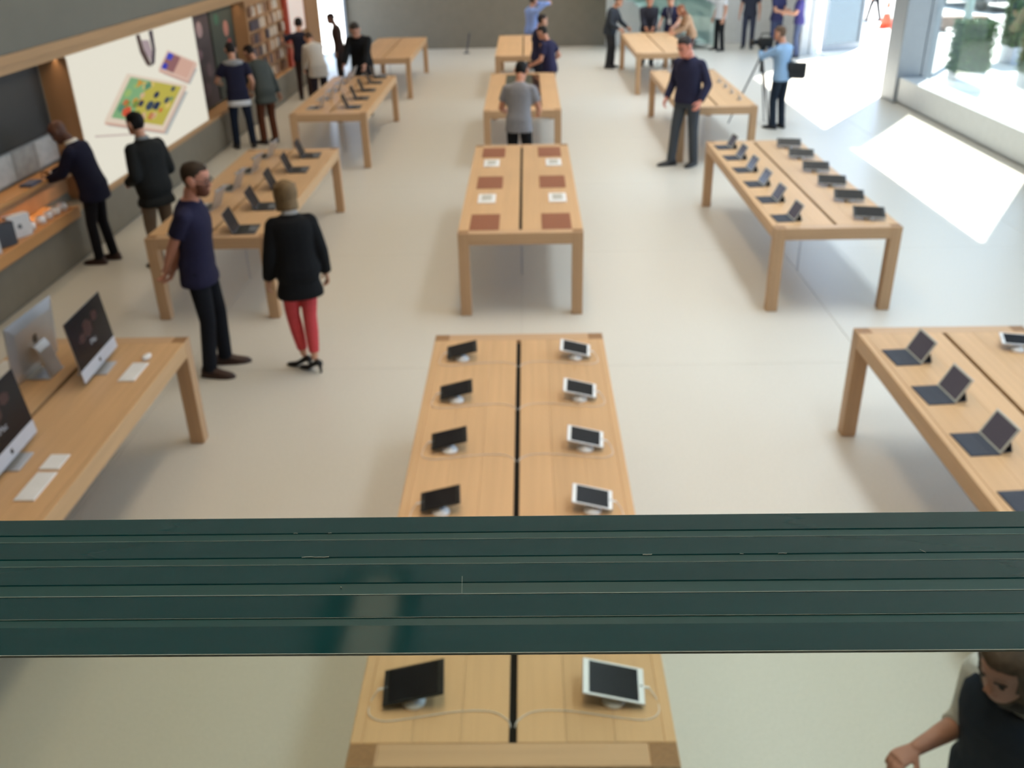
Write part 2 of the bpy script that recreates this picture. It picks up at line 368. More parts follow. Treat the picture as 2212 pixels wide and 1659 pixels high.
# ------------------------------------------------------------------ tablets on stands
def tablet_proto(name, body_m, bezel_m, w=0.212, h=0.143, tilt=9, cable_side=-1, cable=True, cw=0.0, roll=0):
    r = empty(name)
    T = Matrix.Translation((0, 0, 0.062)) @ Matrix.Rotation(math.radians(roll), 4, 'Y') @ Matrix.Rotation(math.radians(tilt), 4, 'X')
    def slab(nm, w_, h_, z0, z1, m_, ch):
        o = MB().box(-w_ / 2, w_ / 2, -h_ / 2, h_ / 2, z0, z1, ch=ch).build(nm, m_, r); o.data.transform(T); return o
    b = slab('body', w, h, -0.004, 0.0035, body_m, 0.0025)
    slab('bezel', w - .003, h - .003, 0.0030, 0.0038, bezel_m, 0.0)
    slab('screen', w * 0.80, h * 0.885, 0.0036, 0.0042, M_SCREEN, 0.0)
    o = MB().lathe([(0.0055, 0.0036), (0.0055, 0.0043)], (0, 0, 0), 10).build('home_button', M_GREYCAP, r)
    o.data.transform(T @ Matrix.Translation((cable_side * w * 0.45, 0, 0)))
    MB().lathe([(0.046, 0.0), (0.047, 0.008), (0.040, 0.018), (0.026, 0.026), (0.024, 0.034)], (0, -0.040, 0), 20).build('stand', M_WHITEP, r, smooth=True)
    if cable:
        s = cable_side; e = T @ Vector((s * (w / 2 + 0.004), 0, 0))
        c = [e, e + Vector((s * .018, -.004, -.004)), e + Vector((s * .045, -.03, -.035)), Vector((s * (w / 2 + .045), -.10, .003)), Vector((s * (w / 2 - .01), -.135, .003)),
             Vector((0, -.125, .003)), Vector((-s * cw * .45, -.10, .003)), Vector((-s * cw * .8, -.105, .003)), Vector((-s * cw * .97, -.15, .002)), Vector((-s * cw, -.19, .002))]
        pts = []
        for i in range(len(c) - 1):
            p0, p1, p2, p3 = c[max(i - 1, 0)], c[i], c[i + 1], c[min(i + 2, len(c) - 1)]
            for q in range(6):
                t = q / 6.0
                pts.append(0.5 * ((2 * p1) + (p2 - p0) * t + (2 * p0 - 5 * p1 + 4 * p2 - p3) * t * t + (3 * p1 - p0 - 3 * p2 + p3) * t ** 3))
        MB().tube(pts, 0.0019, 6).build('charging_cable', M_CABLE, r, smooth=True)
        B('plug', (min(s * w / 2, s * (w / 2 + .022)), max(s * w / 2, s * (w / 2 + .022)), -.004, .004, -.003, .003), M_WHITEP, r).data.transform(T)
    return r
cy = [5.79, 5.185, 4.58, 3.965, 2.72]
ordc = ['farthest of the black row', 'second farthest of the black row', 'third farthest of the black row', 'just above the green glass edge', 'alone below the green glass edge']
for (k0, k1, kw) in ((0, 4, {}), (4, 5, dict(w=0.247, h=0.172, tilt=6))):
    p = tablet_proto('black_tablet', M_BLACK, M_BLACK, cable_side=-1, cw=0.376, roll=-13, **kw)
    repeat(p, [(-0.475, y, TZ, math.radians(2)) for y in cy[k0:k1]], ['black tablet on white stand, ' + s for s in ordc[k0:k1]], 'tablet', 'black tablets on the front centre table')
    p = tablet_proto('white_tablet', M_SILVER, M_WHITEP, cable_side=1, cw=0.378, roll=13, **kw)
    repeat(p, [(0.307, y, TZ, math.radians(-2)) for y in cy[k0:k1]], ['white tablet on white stand, ' + s.replace('black', 'white') for s in ordc[k0:k1]], 'tablet', 'white tablets on the front centre table')
p = tablet_proto('white_tablet', M_SILVER, M_WHITEP, cable=False)
repeat(p, [(3.345, 5.83, TZ, math.radians(-14))], ['white tablet on stand at the right picture edge'], 'tablet', 'white tablet on the right front table')
p = tablet_proto('silver_tablet', M_SILVER, M_BLACK, w=0.300, h=0.215, tilt=12, cable=False)
repeat(p, [(3.335, y, TZ, math.radians(-13)) for y in (11.96, 11.37, 10.73, 10.10, 9.50, 8.87)],
       ['tablet on stand beside the sunlit floor, %s of its row' % s for s in ORD6], 'tablet', 'tablets along the window side of the second right table')

# tablets propped in folding keyboard covers (local +Y = screen faces -Y towards its user)
def keyboard_tablet():
    r = empty('keyboard_tablet')
    w, d = 0.250, 0.172
    MB().box(-w / 2, w / 2, -d, 0.0, 0.0, 0.006, ch=0.002).build('keyboard_cover', M_KEYCOVER, r)
    keys = MB()
    for i in range(11):
        for j in range(4): keys.box(-w / 2 + .014 + i * .0203, -w / 2 + .031 + i * .0203, -d + .02 + j * .024, -d + .04 + j * .024, .0058, .0076)
    keys.build('keys', mat('slate_keys', (74, 78, 88), 0.8), r)['kind'] = 'stuff'
    T = Matrix.Translation((0, -0.004, 0.008)) @ Matrix.Rotation(math.radians(62), 4, 'X')
    def sl(nm, x0, x1, y0, y1, z0, z1, m_, ch=0.0):
        o = MB().box(x0, x1, y0, y1, z0, z1, ch=ch).build(nm, m_, r); o.data.transform(T)
    sl('tablet_body', -.1225, .1225, 0, .172, -.007, 0, M_SILVER, .002)
    sl('bezel', -.1215, .1215, .001, .171, -.0003, .0006, mat('pale_bezel', (196, 198, 188), 0.35))
    sl('screen', -.108, .108, .011, .161, .0004, .0012, mat('grey_lit_screen', (62, 60, 66), 0.15, emit=0.5, emit_rgb=(78, 72, 80)))
    MB().prism([(-.1, -.01), (.1, -.01), (.1, .075), (-.1, .075)], 0, .005).build('back_flap', M_KEYCOVER, r)
    MB().loft([[(x, .072, .004), (x, .080, .004), (x, .052, .085), (x, .046, .085)] for x in (-.1, .1)]).build('prop', M_KEYCOVER, r)
    return r
p = keyboard_tablet(); RZ = math.radians(-86)
sp = [(2.60, y, TZ, RZ) for y in (5.70, 5.15, 4.55, 3.95)]
sp += [(2.585, y, TZ, RZ) for y in (12.00, 11.42, 10.82, 10.19, 9.56, 8.90)]
lb = ['tablet in folding keyboard cover on right front table, ' + s for s in ('farthest one', 'second farthest', 'third farthest', 'nearest, cut by picture edge')]
lb += ['tablet in keyboard cover on table by the sunlit floor, %s of its row' % s for s in ORD6]
repeat(p, sp, lb, 'tablet', 'tablets in folding keyboard covers')

# laptops (open, user side = -Y)
def laptop(name, shell, keym):
    r = empty(name); w, d = 0.305, 0.212
    b = MB().box(-w / 2, w / 2, -d, 0, 0, .010, ch=.003).build('base', shell, r)
    B('keyboard', (-w / 2 + .02, w / 2 - .02, -.12, -.02, .0098, .0112), keym, r)
    B('trackpad', (-.055, .055, -.2, -.13, .0098, .0106), M_GREYCAP, r)
    T = Matrix.Translation((0, 0.0, 0.011)) @ Matrix.Rotation(math.radians(68), 4, 'X')
    def sl(nm, x0, x1, y0, y1, z0, z1, m_, ch=0.0):
        o = MB().box(x0, x1, y0, y1, z0, z1, ch=ch).build(nm, m_, r); o.data.transform(T)
    sl('lid', -w / 2, w / 2, 0, d, -.006, 0, shell, .002)
    sl('screen', -w / 2 + .006, w / 2 - .006, .006, d - .004, -.0002, .001, M_SCREEN)
    MB().tube([(-w / 2 + .02, 0, .009), (w / 2 - .02, 0, .009)], .006, 8).build('hinge', shell, r)
    return r
p = laptop('dark_laptop', M_GREYAL, M_BLACK)
R90 = math.radians(90)
y2 = [8.80, 9.60, 10.38, 11.17, 11.92]; y3 = [15.26, 16.06, 16.85, 17.68, 18.30]
sp = [(-2.90, y, TZ, R90 + .06) for y in y2] + [(-2.90, y, TZ, R90 + .06) for y in y3]
lb = ['dark open laptop beside the woman in black blazer, %s of its row' % s for s in ORD5] + ['dark open laptop on third left table, %s of its row' % s for s in ORD5]
repeat(p, sp, lb, 'laptop', 'dark laptops on the left tables')
p = laptop('silver_laptop', M_SILVER, M_BLACK)
sp = [(-3.34, y, TZ, -R90 - .06) for y in y2] + [(-3.34, y, TZ, -R90 - .06) for y in y3]
lb = ['silver open laptop with lid towards table middle, table behind bearded man, %s' % s for s in ORD5] + ['silver open laptop on wall side of third left table, %s' % s for s in ORD5]
repeat(p, sp, lb, 'laptop', 'silver laptops on the left tables')

# ------------------------------------------------------------------ desktop computers on the front left table
def apple_shape(s):
    pts = []
    for i in range(28):
        a = 2 * PI * i / 28; x = math.sin(a); y = math.cos(a)
        r = 0.5 * (1 - 0.10 * math.exp(-((a - PI) ** 2) * 14) - 0.16 * math.exp(-((min(a, 2 * PI - a)) ** 2) * 10))
        x, y = x * r, y * r * 1.02
        if x > 0.30: # bite
            x -= 0.17 * max(0, 1 - ((y - 0.06) / 0.22) ** 2)
        pts.append((x * s, y * s))
    return pts
M_LOGO = mat('dark_logo', (36, 36, 40), 0.25)
def desktop():
    r = empty('desktop_computer')       # screen faces -Y
    w, h = 0.600, 0.340; z0 = 0.118
    T = Matrix.Translation((0, 0, z0)) @ Matrix.Rotation(math.radians(84), 4, 'X')
    def bx(nm, x0, x1, y0, y1, a, b, m_, ch=0.0, par=None):
        o = MB().box(x0, x1, y0, y1, a, b, ch=ch).build(nm, m_, par or r); o.data.transform(T); return o
    sh = [[(sx * (w / 2 - ins), y, z) for sx, y in ((-1, -.085 + ins), (1, -.085 + ins), (1, h - ins), (-1, h - ins))] for ins, z in ((0, 0.0), (0, -.006), (.07, -.026))]
    o = MB().loft([[Vector(q) for q in ring] for ring in sh]).build('shell', M_SILVER, r); o.data.transform(T)
    bx('display', -w / 2 + .001, w / 2 - .001, .001, h - .001, -.0005, .0012, M_SCREEN)
    ch = bx('chin', -w / 2 + .001, w / 2 - .001, -.084, .001, -.0005, .0012, mat('silver_chin', (205, 208, 216), 0.4, metal=0.3))
    lg = MB().prism(apple_shape(.032), 0, .0006).build('logo', M_LOGO, ch); lg.data.transform(T @ Matrix.Translation((0, -.042, .0012)))
    lg = MB().prism(apple_shape(.062), 0, .0008).build('back_logo', M_LOGO, r); lg.data.transform(T @ Matrix.Translation((0, .15, -.0265)) @ Matrix.Rotation(PI, 4, 'Y'))
    # wallpaper of the lit display: faint reddish clouds and a short word
    for cx, cyy, rr, ry in ((-.02, .20, .07, .055), (.12, .235, .05, .035), (-.13, .17, .05, .03)):
        o = MB().prism([(cx + rr * math.cos(a * PI / 8) * (1 + .2 * math.sin(a * 2.3)), cyy + ry * math.sin(a * PI / 8)) for a in range(16)], 0, .0003).build('wallpaper_shape', mat('faint_red_wallpaper', (40, 16, 18), 0.3, emit=0.06, emit_rgb=(110, 40, 44)), r)
        o.data.transform(T @ Matrix.Translation((0, 0, .0012)))
    cu = bpy.data.curves.new('txt', 'FONT'); cu.body = 'iMac'; cu.size = .055; cu.align_x = 'CENTER'
    to = bpy.data.objects.new('tmp', cu); COL.objects.link(to)
    me = bpy.data.meshes.new_from_object(to.evaluated_get(bpy.context.evaluated_depsgraph_get())); bpy.data.objects.remove(to)
    me.materials.clear(); me.materials.append(mat('pale_lettering', (150, 150, 155), 0.4, emit=0.25, emit_rgb=(170, 170, 175)))
    me.transform(T @ Matrix.Translation((0, .085, .0018))); mobj('screen_lettering', me, r)
    st = [[Vector((sx * .075, .03 + .0 + dy, z)) for sx, dy in ((-1, -.004), (1, -.004), (1, .006), (-1, .006))] for z, dy in ((.005, 0), (.10, 0))]
    rings = []
    for y, z, t in ((.125, .009, .007), (.105, .10, .006), (.085, .19, .006), (.055, .235, .006)):
        rings.append([Vector((-.075, y - t, z)), Vector((.075, y - t, z)), Vector((.075, y + t, z)), Vector((-.075, y + t, z))])
    MB().loft(rings).build('stand_neck', M_SILVER, r)
    MB().box(-.10, .10, -.07, .13, 0, .009, ch=.003).build('stand_foot', M_SILVER, r)
    return r
p = desktop()
repeat(p, [(-2.96, 5.68, TZ, R90 + .04), (-2.96, 4.46, TZ, R90 + .04), (-3.37, 5.62, TZ, -R90 - .03)],
       ['desktop computer with dark lit screen and silver chin, facing the keyboard and mouse', 'desktop computer cut by the left picture edge, nearest one', 'silver desktop computer seen from behind with logo on its back'], 'computer', 'desktop computers on the front left table')
kb = empty('keyboard')
MB().box(-.057, .057, -.140, .140, 0, .008, ch=.002).build('plate', M_WHITEP, kb)
km = MB()
for i in range(5):
    for j in range(13): km.box(-.052 + i * .021, -.034 + i * .021, -.135 + j * .0208, -.117 + j * .0208, .0078, .0096)
ko = km.build('keys', M_WHITEP, kb); ko['kind'] = 'stuff'
repeat(kb, [(-2.715, 5.615, TZ, 0), (-2.715, 4.205, TZ, 0), (-3.66, 5.68, TZ, 0)], ['white keyboard beside the white mouse', 'white keyboard lying next to the square trackpad', 'white keyboard behind the silver computer at the left picture edge'], 'keyboard', 'white keyboards on the front left table')
mo = MB().ellipsoid((0, 0, .009), (.029, .056, .013), 16, 8).build('mouse', M_WHITEP, None, True, (-2.705, 5.842, TZ + .004))
tag(mo, 'white rounded mouse beside the keyboard on the left table', 'mouse')
tpd = MB().box(-.0575, .0575, -.080, .080, 0, .009, ch=.003).build('trackpad', M_WHITEP, None, False, (-2.725, 4.455, TZ))
tag(tpd, 'square white trackpad next to the nearest keyboard', 'trackpad')

# ------------------------------------------------------------------ leather mats and white trays, display strip
mm = MB().box(-.146, .146, -.262, .262, 0, .004, ch=.0015).mesh('leather_mat', M_LEATHER)
for sx, x in ((0, -.440), (1, .270)):
    for k, y in enumerate((11.92, 10.445, 8.93)):
        o = mobj('leather_mat', mm, None, (x, y, TZ))
        tag(o, 'brown leather mat on centre table, %s of the %s three' % (('farthest', 'middle', 'nearest')[k], ('left', 'right')[sx]), 'mat', 'brown leather mats on the centre table')
tr = empty('watch_tray')
MB().box(-.095, .095, -.165, .165, 0, .012, ch=.004).build('tray', M_WHITEP, tr)
MB().box(-.055, .055, -.09, .11, .0115, .016, ch=.002).build('pad', mat('sage_grey_pad', (186, 184, 174), 0.7), tr)
MB().tube([(0.03 * math.cos(a * PI / 8), .01 + .06 * math.sin(a * PI / 8), .0165) for a in range(17)], .003, 6).build('watch_band', mat('pale_band', (200, 196, 188), 0.6), tr, True)
repeat(tr, [(x, y, TZ, 0) for x in (-.452, .308) for y in (11.34, 9.765)], ['white tray between brown mats, %s' % s for s in ('left side, farther', 'left side, nearer', 'right side, farther', 'right side, nearer')], 'tray', 'white trays between the leather mats')
ds = empty('display_case', (X0, ty(2), TZ))
tag(ds, 'long glass display strip with brown leather liner set on the centre table', 'display case')
B('leather_liner', (.165, .305, -1.55, 1.55, 0, .006), M_LEATHER, ds); B('grey_liner', (-.30, .160, -1.55, 1.55, 0, .006), mat('sage_liner', (140, 136, 124), 0.7), ds)
MB().box(-.32, .325, -1.57, -1.555, 0, .02).box(-.32, .325, 1.555, 1.57, 0, .02).box(-.32, -.305, -1.57, 1.57, 0, .02).box(.31, .325, -1.57, 1.57, 0, .02).build('frame', M_WZ, ds)
B('cover_glass', (-.305, .31, -1.555, 1.555, .015, .019), glass_mat('case_glass', (.93, .95, .94), 0.8), ds)
# small phones standing on the third right table
ph = empty('phone')
T = Matrix.Translation((0, 0, .02)) @ Matrix.Rotation(math.radians(50), 4, 'X')
o = MB().box(-.035, .035, 0, .138, -.007, 0, ch=.003).build('body', mat('pale_gold', (214, 190, 165), 0.4, metal=0.4), ph); o.data.transform(T)
o = MB().box(-.032, .032, .018, .120, 0, .0008).build('screen', mat('pale_screen', (170, 150, 140), 0.3), ph); o.data.transform(T)
MB().lathe([(.04, 0), (.04, .008), (.015, .02), (.012, .07)], (0, .03, 0), 14).build('stand', M_SILVER, ph, True)
repeat(ph, [(3.43, y, TZ, R90) for y in (17.05, 16.5, 15.95, 15.32)] + [(2.66, y, TZ, -R90) for y in (18.3, 17.3)],
       ['small phone on stand behind the man in navy sweater, %s of the window row' % s for s in ('farthest', 'second farthest', 'second nearest', 'nearest')] + ['small phone on stand on the aisle side of that table, %s' % s for s in ('farther', 'nearer')], 'phone', 'phones on the third right table')
# ------------------------------------------------------------------ left wall fixtures
vw = empty('video_wall', (WX - .03, 13.48, 0.605))
tag(vw, 'large bright lit advertising screen showing tablets and a watch', 'screen')
VY0, VY1, VZ0, VZ1 = 11.20 - 13.48, 15.77 - 13.48, 0.0, 1.62
B('housing', (-.32, -.012, VY0, VY1, VZ0, VZ1), M_WOODWALL, vw)
B('lit_panel', (-.012, 0.0, VY0 + .01, VY1 - .01, VZ0 + .005, VZ1 - .005), M_GLOW, vw)
def print_poly(name, pts, rgb, lay, par=vw, y0=13.48, z0=0.605, em=0.85):
    # flat print on the lit panel, points given as wall coordinates (y, z)
    x = 0.0006 * lay
    m_ = mat('print_%d_%d_%d_%d' % (rgb + (int(em * 100),)), tuple(int(v * (.28 if em > .1 else 1)) for v in rgb), 0.5, 0.1, emit=em * .82, emit_rgb=rgb)
    vs = [(x, y - y0, z - z0) for y, z in pts] + [(x - .0005, y - y0, z - z0) for y, z in pts]; n_ = len(pts)
    mb = MB().add(vs, [tuple(range(n_)), tuple(range(2 * n_ - 1, n_ - 1, -1))] + [(i, (i + 1) % n_, n_ + (i + 1) % n_, n_ + i) for i in range(n_)])
    return mb.build(name, m_, par)
def quad(a, b, c, d):
    return lambda u, v: tuple((a[i] * (1 - u) + b[i] * u) * (1 - v) + (d[i] * (1 - u) + c[i] * u) * v for i in (0, 1))
q = quad((12.829, 1.790), (14.99, 1.300), (13.72, .845), (11.83, 1.350))
sub = lambda q, u0, u1, v0, v1: [q(u0, v0), q(u1, v0), q(u1, v1), q(u0, v1)]
print_poly('printed_shadow', [(y + .10, z - .055) for y, z in sub(q, 0, 1.02, .1, 1.02)], (196, 200, 196), 1)
print_poly('printed_tablet_edge', [(y, z - .03) for y, z in sub(q, 0, 1, 0, 1)], (226, 178, 156), 2)
print_poly('printed_tablet', sub(q, 0, 1, 0, 1), (246, 226, 204), 3)
print_poly('printed_picture', sub(q, .07, .93, .06, .90), (206, 192, 84), 4)
print_poly('printed_picture_patch', sub(q, .07, .36, .06, .90), (140, 188, 134), 5)
rr = random.Random(3)
cols = [(222, 160, 60), (60, 76, 96), (226, 92, 60), (130, 150, 70), (236, 206, 120), (96, 150, 120), (206, 120, 70), (40, 54, 84), (170, 200, 120), (228, 190, 150)]
for k in range(30):
    u, v = rr.uniform(.12, .86), rr.uniform(.12, .84); s_ = rr.uniform(.03, .085); a0 = rr.uniform(0, 6)
    n_ = rr.choice((3, 4, 6)); pts = [q(min(.92, max(.08, u + s_ * .8 * math.cos(a0 + 2 * PI * i / n_))), min(.89, max(.07, v + s_ * 1.4 * math.sin(a0 + 2 * PI * i / n_)))) for i in range(n_)]
    print_poly('printed_picture_patch', pts, cols[k % len(cols)], 6 + k * .15)
q2 = quad((14.448, 1.885), (15.64, 1.545), (15.085, 1.335), (13.95, 1.680))
print_poly('printed_shadow', [(y + .06, z - .05) for y, z in sub(q2, .1, 1.02, .2, 1.02)], (200, 202, 198), 1)
print_poly('printed_tablet_edge', [(y, z - .03) for y, z in sub(q2, 0, 1, 0, 1)], (222, 170, 150), 2)
print_poly('printed_tablet', sub(q2, 0, 1, 0, 1), (240, 208, 190), 3)
print_poly('printed_picture', sub(q2, .05, .93, .08, .90), (232, 186, 166), 4)
print_poly('printed_picture_patch', sub(q2, .05, .45, .08, .90), (160, 110, 110), 5)
print_poly('printed_picture_patch', sub(q2, .05, .22, .08, .40), (70, 80, 200), 6)
print_poly('printed_picture_patch', sub(q2, .05, .20, .62, .90), (60, 70, 190), 6)
# watch hanging from the top edge of the picture
wl = [(13.36, 2.212), (13.50, 2.212), (13.56, 2.00), (13.72, 1.80), (13.66, 1.755), (13.54, 1.80), (13.40, 1.98)]
wr = [(13.84, 2.212), (14.00, 2.212), (13.98, 1.95), (13.86, 1.78), (13.70, 1.755), (13.74, 1.82), (13.86, 1.97)]
print_poly('printed_watch_band', wl, (92, 74, 68), 4); print_poly('printed_watch_band', wr, (76, 66, 76), 4)
print_poly('printed_watch_face', [(13.53, 2.13), (13.80, 2.10), (13.84, 1.95), (13.74, 1.82), (13.58, 1.96)], (186, 166, 170), 3)
print_poly('printed_pen', [(11.49, 1.252), (12.68, 1.030), (12.70, 1.005), (11.50, 1.228)], (216, 196, 186), 3)

# first recess: dark display over pale pictures, counter shelf and lower ledge with boxes
nd = empty('display_screen', (RB, 9.6, 1.40)); tag(nd, 'large dark wall display in the left recess above the pictures', 'display')
B('frame', (0, .035, -2.0, 1.46, 0, .80), M_BLACK, nd); B('panel', (.035, .039, -1.97, 1.43, .02, .78), mat('charcoal_panel', (44, 44, 42), 0.5), nd)
pp = empty('picture_panel', (RB, 9.7, 1.06)); tag(pp, 'row of pale grey pictures below the dark wall display', 'picture')
B('backing', (0, .02, -2.0, 1.44, 0, .33), mat('grey_backing', (150, 146, 140), 0.7), pp)
for k, (a, b, c) in enumerate(((-1.6, -.95, 172), (-.9, -.2, 150), (-.15, .35, 180), (.4, .85, 158), (.9, 1.4, 176))):
    B('picture', (.02, .026, a, b, .02, .31), mat('picture_grey_%d' % c, (c, c - 3, c - 8), 0.6, noise=0.15, nscale=(9, 9, 14)), pp)
sh = empty('display_shelf', (RB, 9.3, 0.60)); tag(sh, 'wooden two-level wall shelf with boxes in the left recess', 'shelf')
M_SHELF = mat('orange_wood_shelf', (196, 142, 88), 0.45, 0.35, noise=0.10, nscale=(16, 1, 16))
B('lower_ledge', (0, .40, -3.3, 1.20, 0.0, .045), M_SHELF, sh, .004); B('ledge_lip', (.385, .425, -3.3, 1.20, -.075, .055), M_SHELF, sh, .004)
B('upper_counter', (0, .26, -3.3, 1.88, .385, .430), M_SHELF, sh, .004)
B('counter_front', (.18, .20, -3.3, 1.86, .30, .385), M_WOODWALL, sh)
B('end_panel', (0, .34, 1.86, 1.885, .0, 1.60), M_WOODWALL, sh); B('back_panel', (.0, .012, -3.3, 1.86, .05, .385), M_WOODWALL, sh)
area_lamp('shelf_lamp', (RB + .16, 9.2, 0.965), .03, 3.2, 5, (1.0, .72, .45), (0, 0, 0))
area_lamp('recess_lamp', (RB + .22, 9.6, 2.20), .05, 3.2, 4, (1.0, .78, .55), (0, 0, 0))
area_lamp('recess_lamp', (RB + .20, 17.3, 2.20), .05, 2.8, 4, (1.0, .78, .55), (0, 0, 0))
def carton(name, loc, w, d, h, m_, lab, logo=True, rz=0.0):
    r = empty(name, loc, rz); tag(r, lab, 'box', 'boxes on the lower ledge of the wall shelf')
    MB().box(-d / 2, d / 2, -w / 2, w / 2, 0, h, ch=.002).build('carton', m_, r)
    MB().box(-d / 2 - .0008, d / 2 + .0008, -w / 2 - .0008, w / 2 + .0008, h * .86, h + .001, ch=.001).build('lid', m_, r)
    if logo:
        lg = MB().prism(apple_shape(.055), 0, .0008).build('logo', M_GREYCAP, r)
        lg.data.transform(Matrix.Translation((d / 2 + .001, 0, h * .5)) @ Matrix.Rotation(PI / 2, 4, 'Z') @ Matrix.Rotation(PI / 2, 4, 'X'))
    return r
M_CARD = mat('white_carton', (222, 220, 218), 0.55); M_DARKC = mat('dark_grey_carton', (70, 72, 78), 0.5)
zl = 0.646
carton('white_box', (-5.40, 9.36, zl), .26, .09, .24, M_CARD, 'white upright carton with grey logo on the left wall shelf', rz=-.5)
carton('dark_box', (-5.40, 9.03, zl), .26, .09, .24, M_DARKC, 'dark grey upright carton beside the white carton', False, -.5)
carton('white_box', (-5.41, 8.74, zl), .24, .09, .23, M_CARD, 'white carton at the left picture edge on the wall shelf', True, -.5)
for k, (y, sx) in enumerate(((9.62, .10), (9.84, .12), (10.02, .10), (10.18, .13), (10.36, .12))):
    r = empty('speaker_puck', (-5.40, y, zl)); tag(r, 'small white accessory on the lower ledge, %s from the white carton' % ('first', 'second', 'third', 'fourth', 'fifth')[k], 'accessory', 'small white accessories on the wall shelf')
    MB().lathe([(sx * .42, 0), (sx * .5, .02), (sx * .5, .055), (sx * .38, .075)], (0, 0, 0), 16).build('shell', M_WHITEP, r, True)
    MB().lathe([(sx * .3, .075), (sx * .28, .082)], (0, 0, 0), 16).build('top', M_SILVER, r)
bg_ = empty('display_cable_stand', (-5.50, 10.02, 1.031)); tag(bg_, 'small blue grey display block on the upper wall counter', 'display block')
MB().box(-.07, .07, -.13, .13, 0, .03, ch=.006).build('block', mat('blue_grey_block', (86, 88, 104), 0.6), bg_); MB().box(-.05, .05, -.10, .10, .03, .036).build('top', mat('blue_grey_top', (100, 102, 120), 0.5), bg_)

# second recess: two dark posters
for k, (a, b, base, shapes, lab) in enumerate(((15.95, 17.25, (66, 54, 54), [((16.7, 1.93), .16, .13, (150, 126, 124)), ((16.45, 1.55), .22, .10, (120, 96, 100)), ((16.9, 1.25), .15, .12, (104, 86, 88)), ((16.6, .95), .25, .12, (96, 80, 84))], 'dark brown poster with pale blurred figures beside the bright screen'),
                                                    (17.35, 18.72, (58, 62, 52), [((18.2, 1.80), .16, .14, (170, 116, 100)), ((18.3, 1.52), .14, .10, (150, 70, 62)), ((17.7, 2.0), .14, .10, (66, 96, 78)), ((18.0, 1.1), .30, .16, (40, 42, 40))], 'dark green poster with a pink and red patch in the wall recess'))):
    r = empty('poster', (RB, (a + b) / 2, 0.66)); tag(r, lab, 'poster', 'posters in the second wall recess')
    B('panel', (0, .10, a - (a + b) / 2, b - (a + b) / 2, 0, 1.54), mat('poster_%d' % k, base, 0.6, noise=0.12, nscale=(3, 3, 3)), r)
    for (cy_, cz_), ry_, rz_, rgb in shapes:
        pts = [(cy_ + ry_ * math.cos(i * PI / 8), cz_ + rz_ * math.sin(i * PI / 8)) for i in range(16)]
        o = print_poly('printed_patch', pts, rgb, 1, r, (a + b) / 2, 0.66, em=0.02); o.location.x = .101
struct(B('trim_3', (RB, WX - .005, 18.74, 18.83, 0.60, 2.225), M_WOODWALL))
# accessory wall with hanging packages
aw = empty('accessory_wall', (RB, 20.3, 0.60)); tag(aw, 'amber wooden accessory wall hung with rows of small packages', 'display wall')
B('backboard', (0, .31, -1.46, 1.42, 0, 1.62), M_WOODWALL, aw); B('ledge', (0, .37, -1.46, 1.50, -.052, 0.0), M_SHELF, aw); B('side_panel', (0, .40, 1.42, 1.66, 0, 1.62), mat('red_side_panel', (178, 74, 52), 0.5), aw)
for k in range(6): B('peg_rail', (.31, .325, -1.42, 1.38, .235 + .25 * k, .25 + .25 * k), M_TRIM, aw)
pk_c = [(206, 190, 170), (120, 84, 62), (92, 84, 90), (214, 202, 186), (176, 132, 96), (190, 160, 132), (134, 100, 80)]
pk_m = []
for k, c in enumerate(pk_c):
    mb = MB().box(.0, .045, -.062, .062, -.19, -.02, ch=.004).box(.015, .03, -.018, .018, -.02, .012)
    pk_m.append(mb.mesh('accessory_package', mat('package_%d' % k, c, 0.5)))
ROWN = ['lowest', 'second lowest', 'third lowest', 'third highest', 'second highest', 'topmost']
NTH = ['first', 'second', 'third', 'fourth', 'fifth', 'sixth', 'seventh', 'eighth', 'ninth', 'tenth', 'eleventh', 'twelfth']
for r_ in range(6):
    cnt = 0
    for c_ in range(12):
        if rr.random() < .12: continue
        o = mobj('accessory_package', rr.choice(pk_m), None, (RB + .327, 20.3 - 1.28 + c_ * .225 + rr.uniform(-.02, .02), 0.60 + .245 + .25 * r_))
        tag(o, 'hanging package on the accessory wall, %s from the left in the %s row' % (NTH[cnt], ROWN[r_]), 'package', 'packages hanging on the accessory wall'); cnt += 1
bp = empty('backlit_panel', (RB, 22.9, 0.6)); tag(bp, 'pale pink backlit panel right of the red side panel', 'panel')
B('cabinet', (0, .34, -.92, .90, 0, .62), M_WOODWALL, bp); B('lit_face', (0, .33, -.92, .90, .62, 1.62), mat('pink_white_panel', (232, 212, 200), 0.5, emit=0.35), bp)
area_lamp('accessory_lamp', (WX + .12, 20.3, 2.20), .05, 2.6, 6, (1.0, .75, .48), (0, math.radians(-25), 0))

# ------------------------------------------------------------------ glass staircase along the back wall
gs = empty('glass_staircase', (5.2, 28.64, 0)); tag(gs, 'pale green glass staircase rising along the back wall', 'staircase')
M_STG = glass_mat('stair_glass', (0.84, 0.92, 0.895), 0.8)
for k in range(13):
    x = -.29 * k; z = .17 * (k + 1)
    MB().box(x - .32, x, -.55, .62, z - .05, z, ch=.004).build('tread', mat('frosted_tread', (196, 214, 208), 0.4), gs)
for yy in (-.60, .64):
    MB().loft([[(0.25, yy, 0.0), (-3.9, yy, 2.25), (-3.9, yy, 3.45), (0.25, yy, 1.1)], [(0.25, yy + .025, 0.0), (-3.9, yy + .025, 2.25), (-3.9, yy + .025, 3.45), (0.25, yy + .025, 1.1)]]).build('glass_balustrade_panel', M_STG, gs)
    MB().tube([(0.25, yy + .012, 1.12), (-3.9, yy + .012, 3.47)], .022, 8).build('handrail', M_SILVER, gs)
fs = empty('floor_sign', (-1.75, 28.2, 0)); tag(fs, 'small dark stand on the floor before the grey back wall', 'stand')
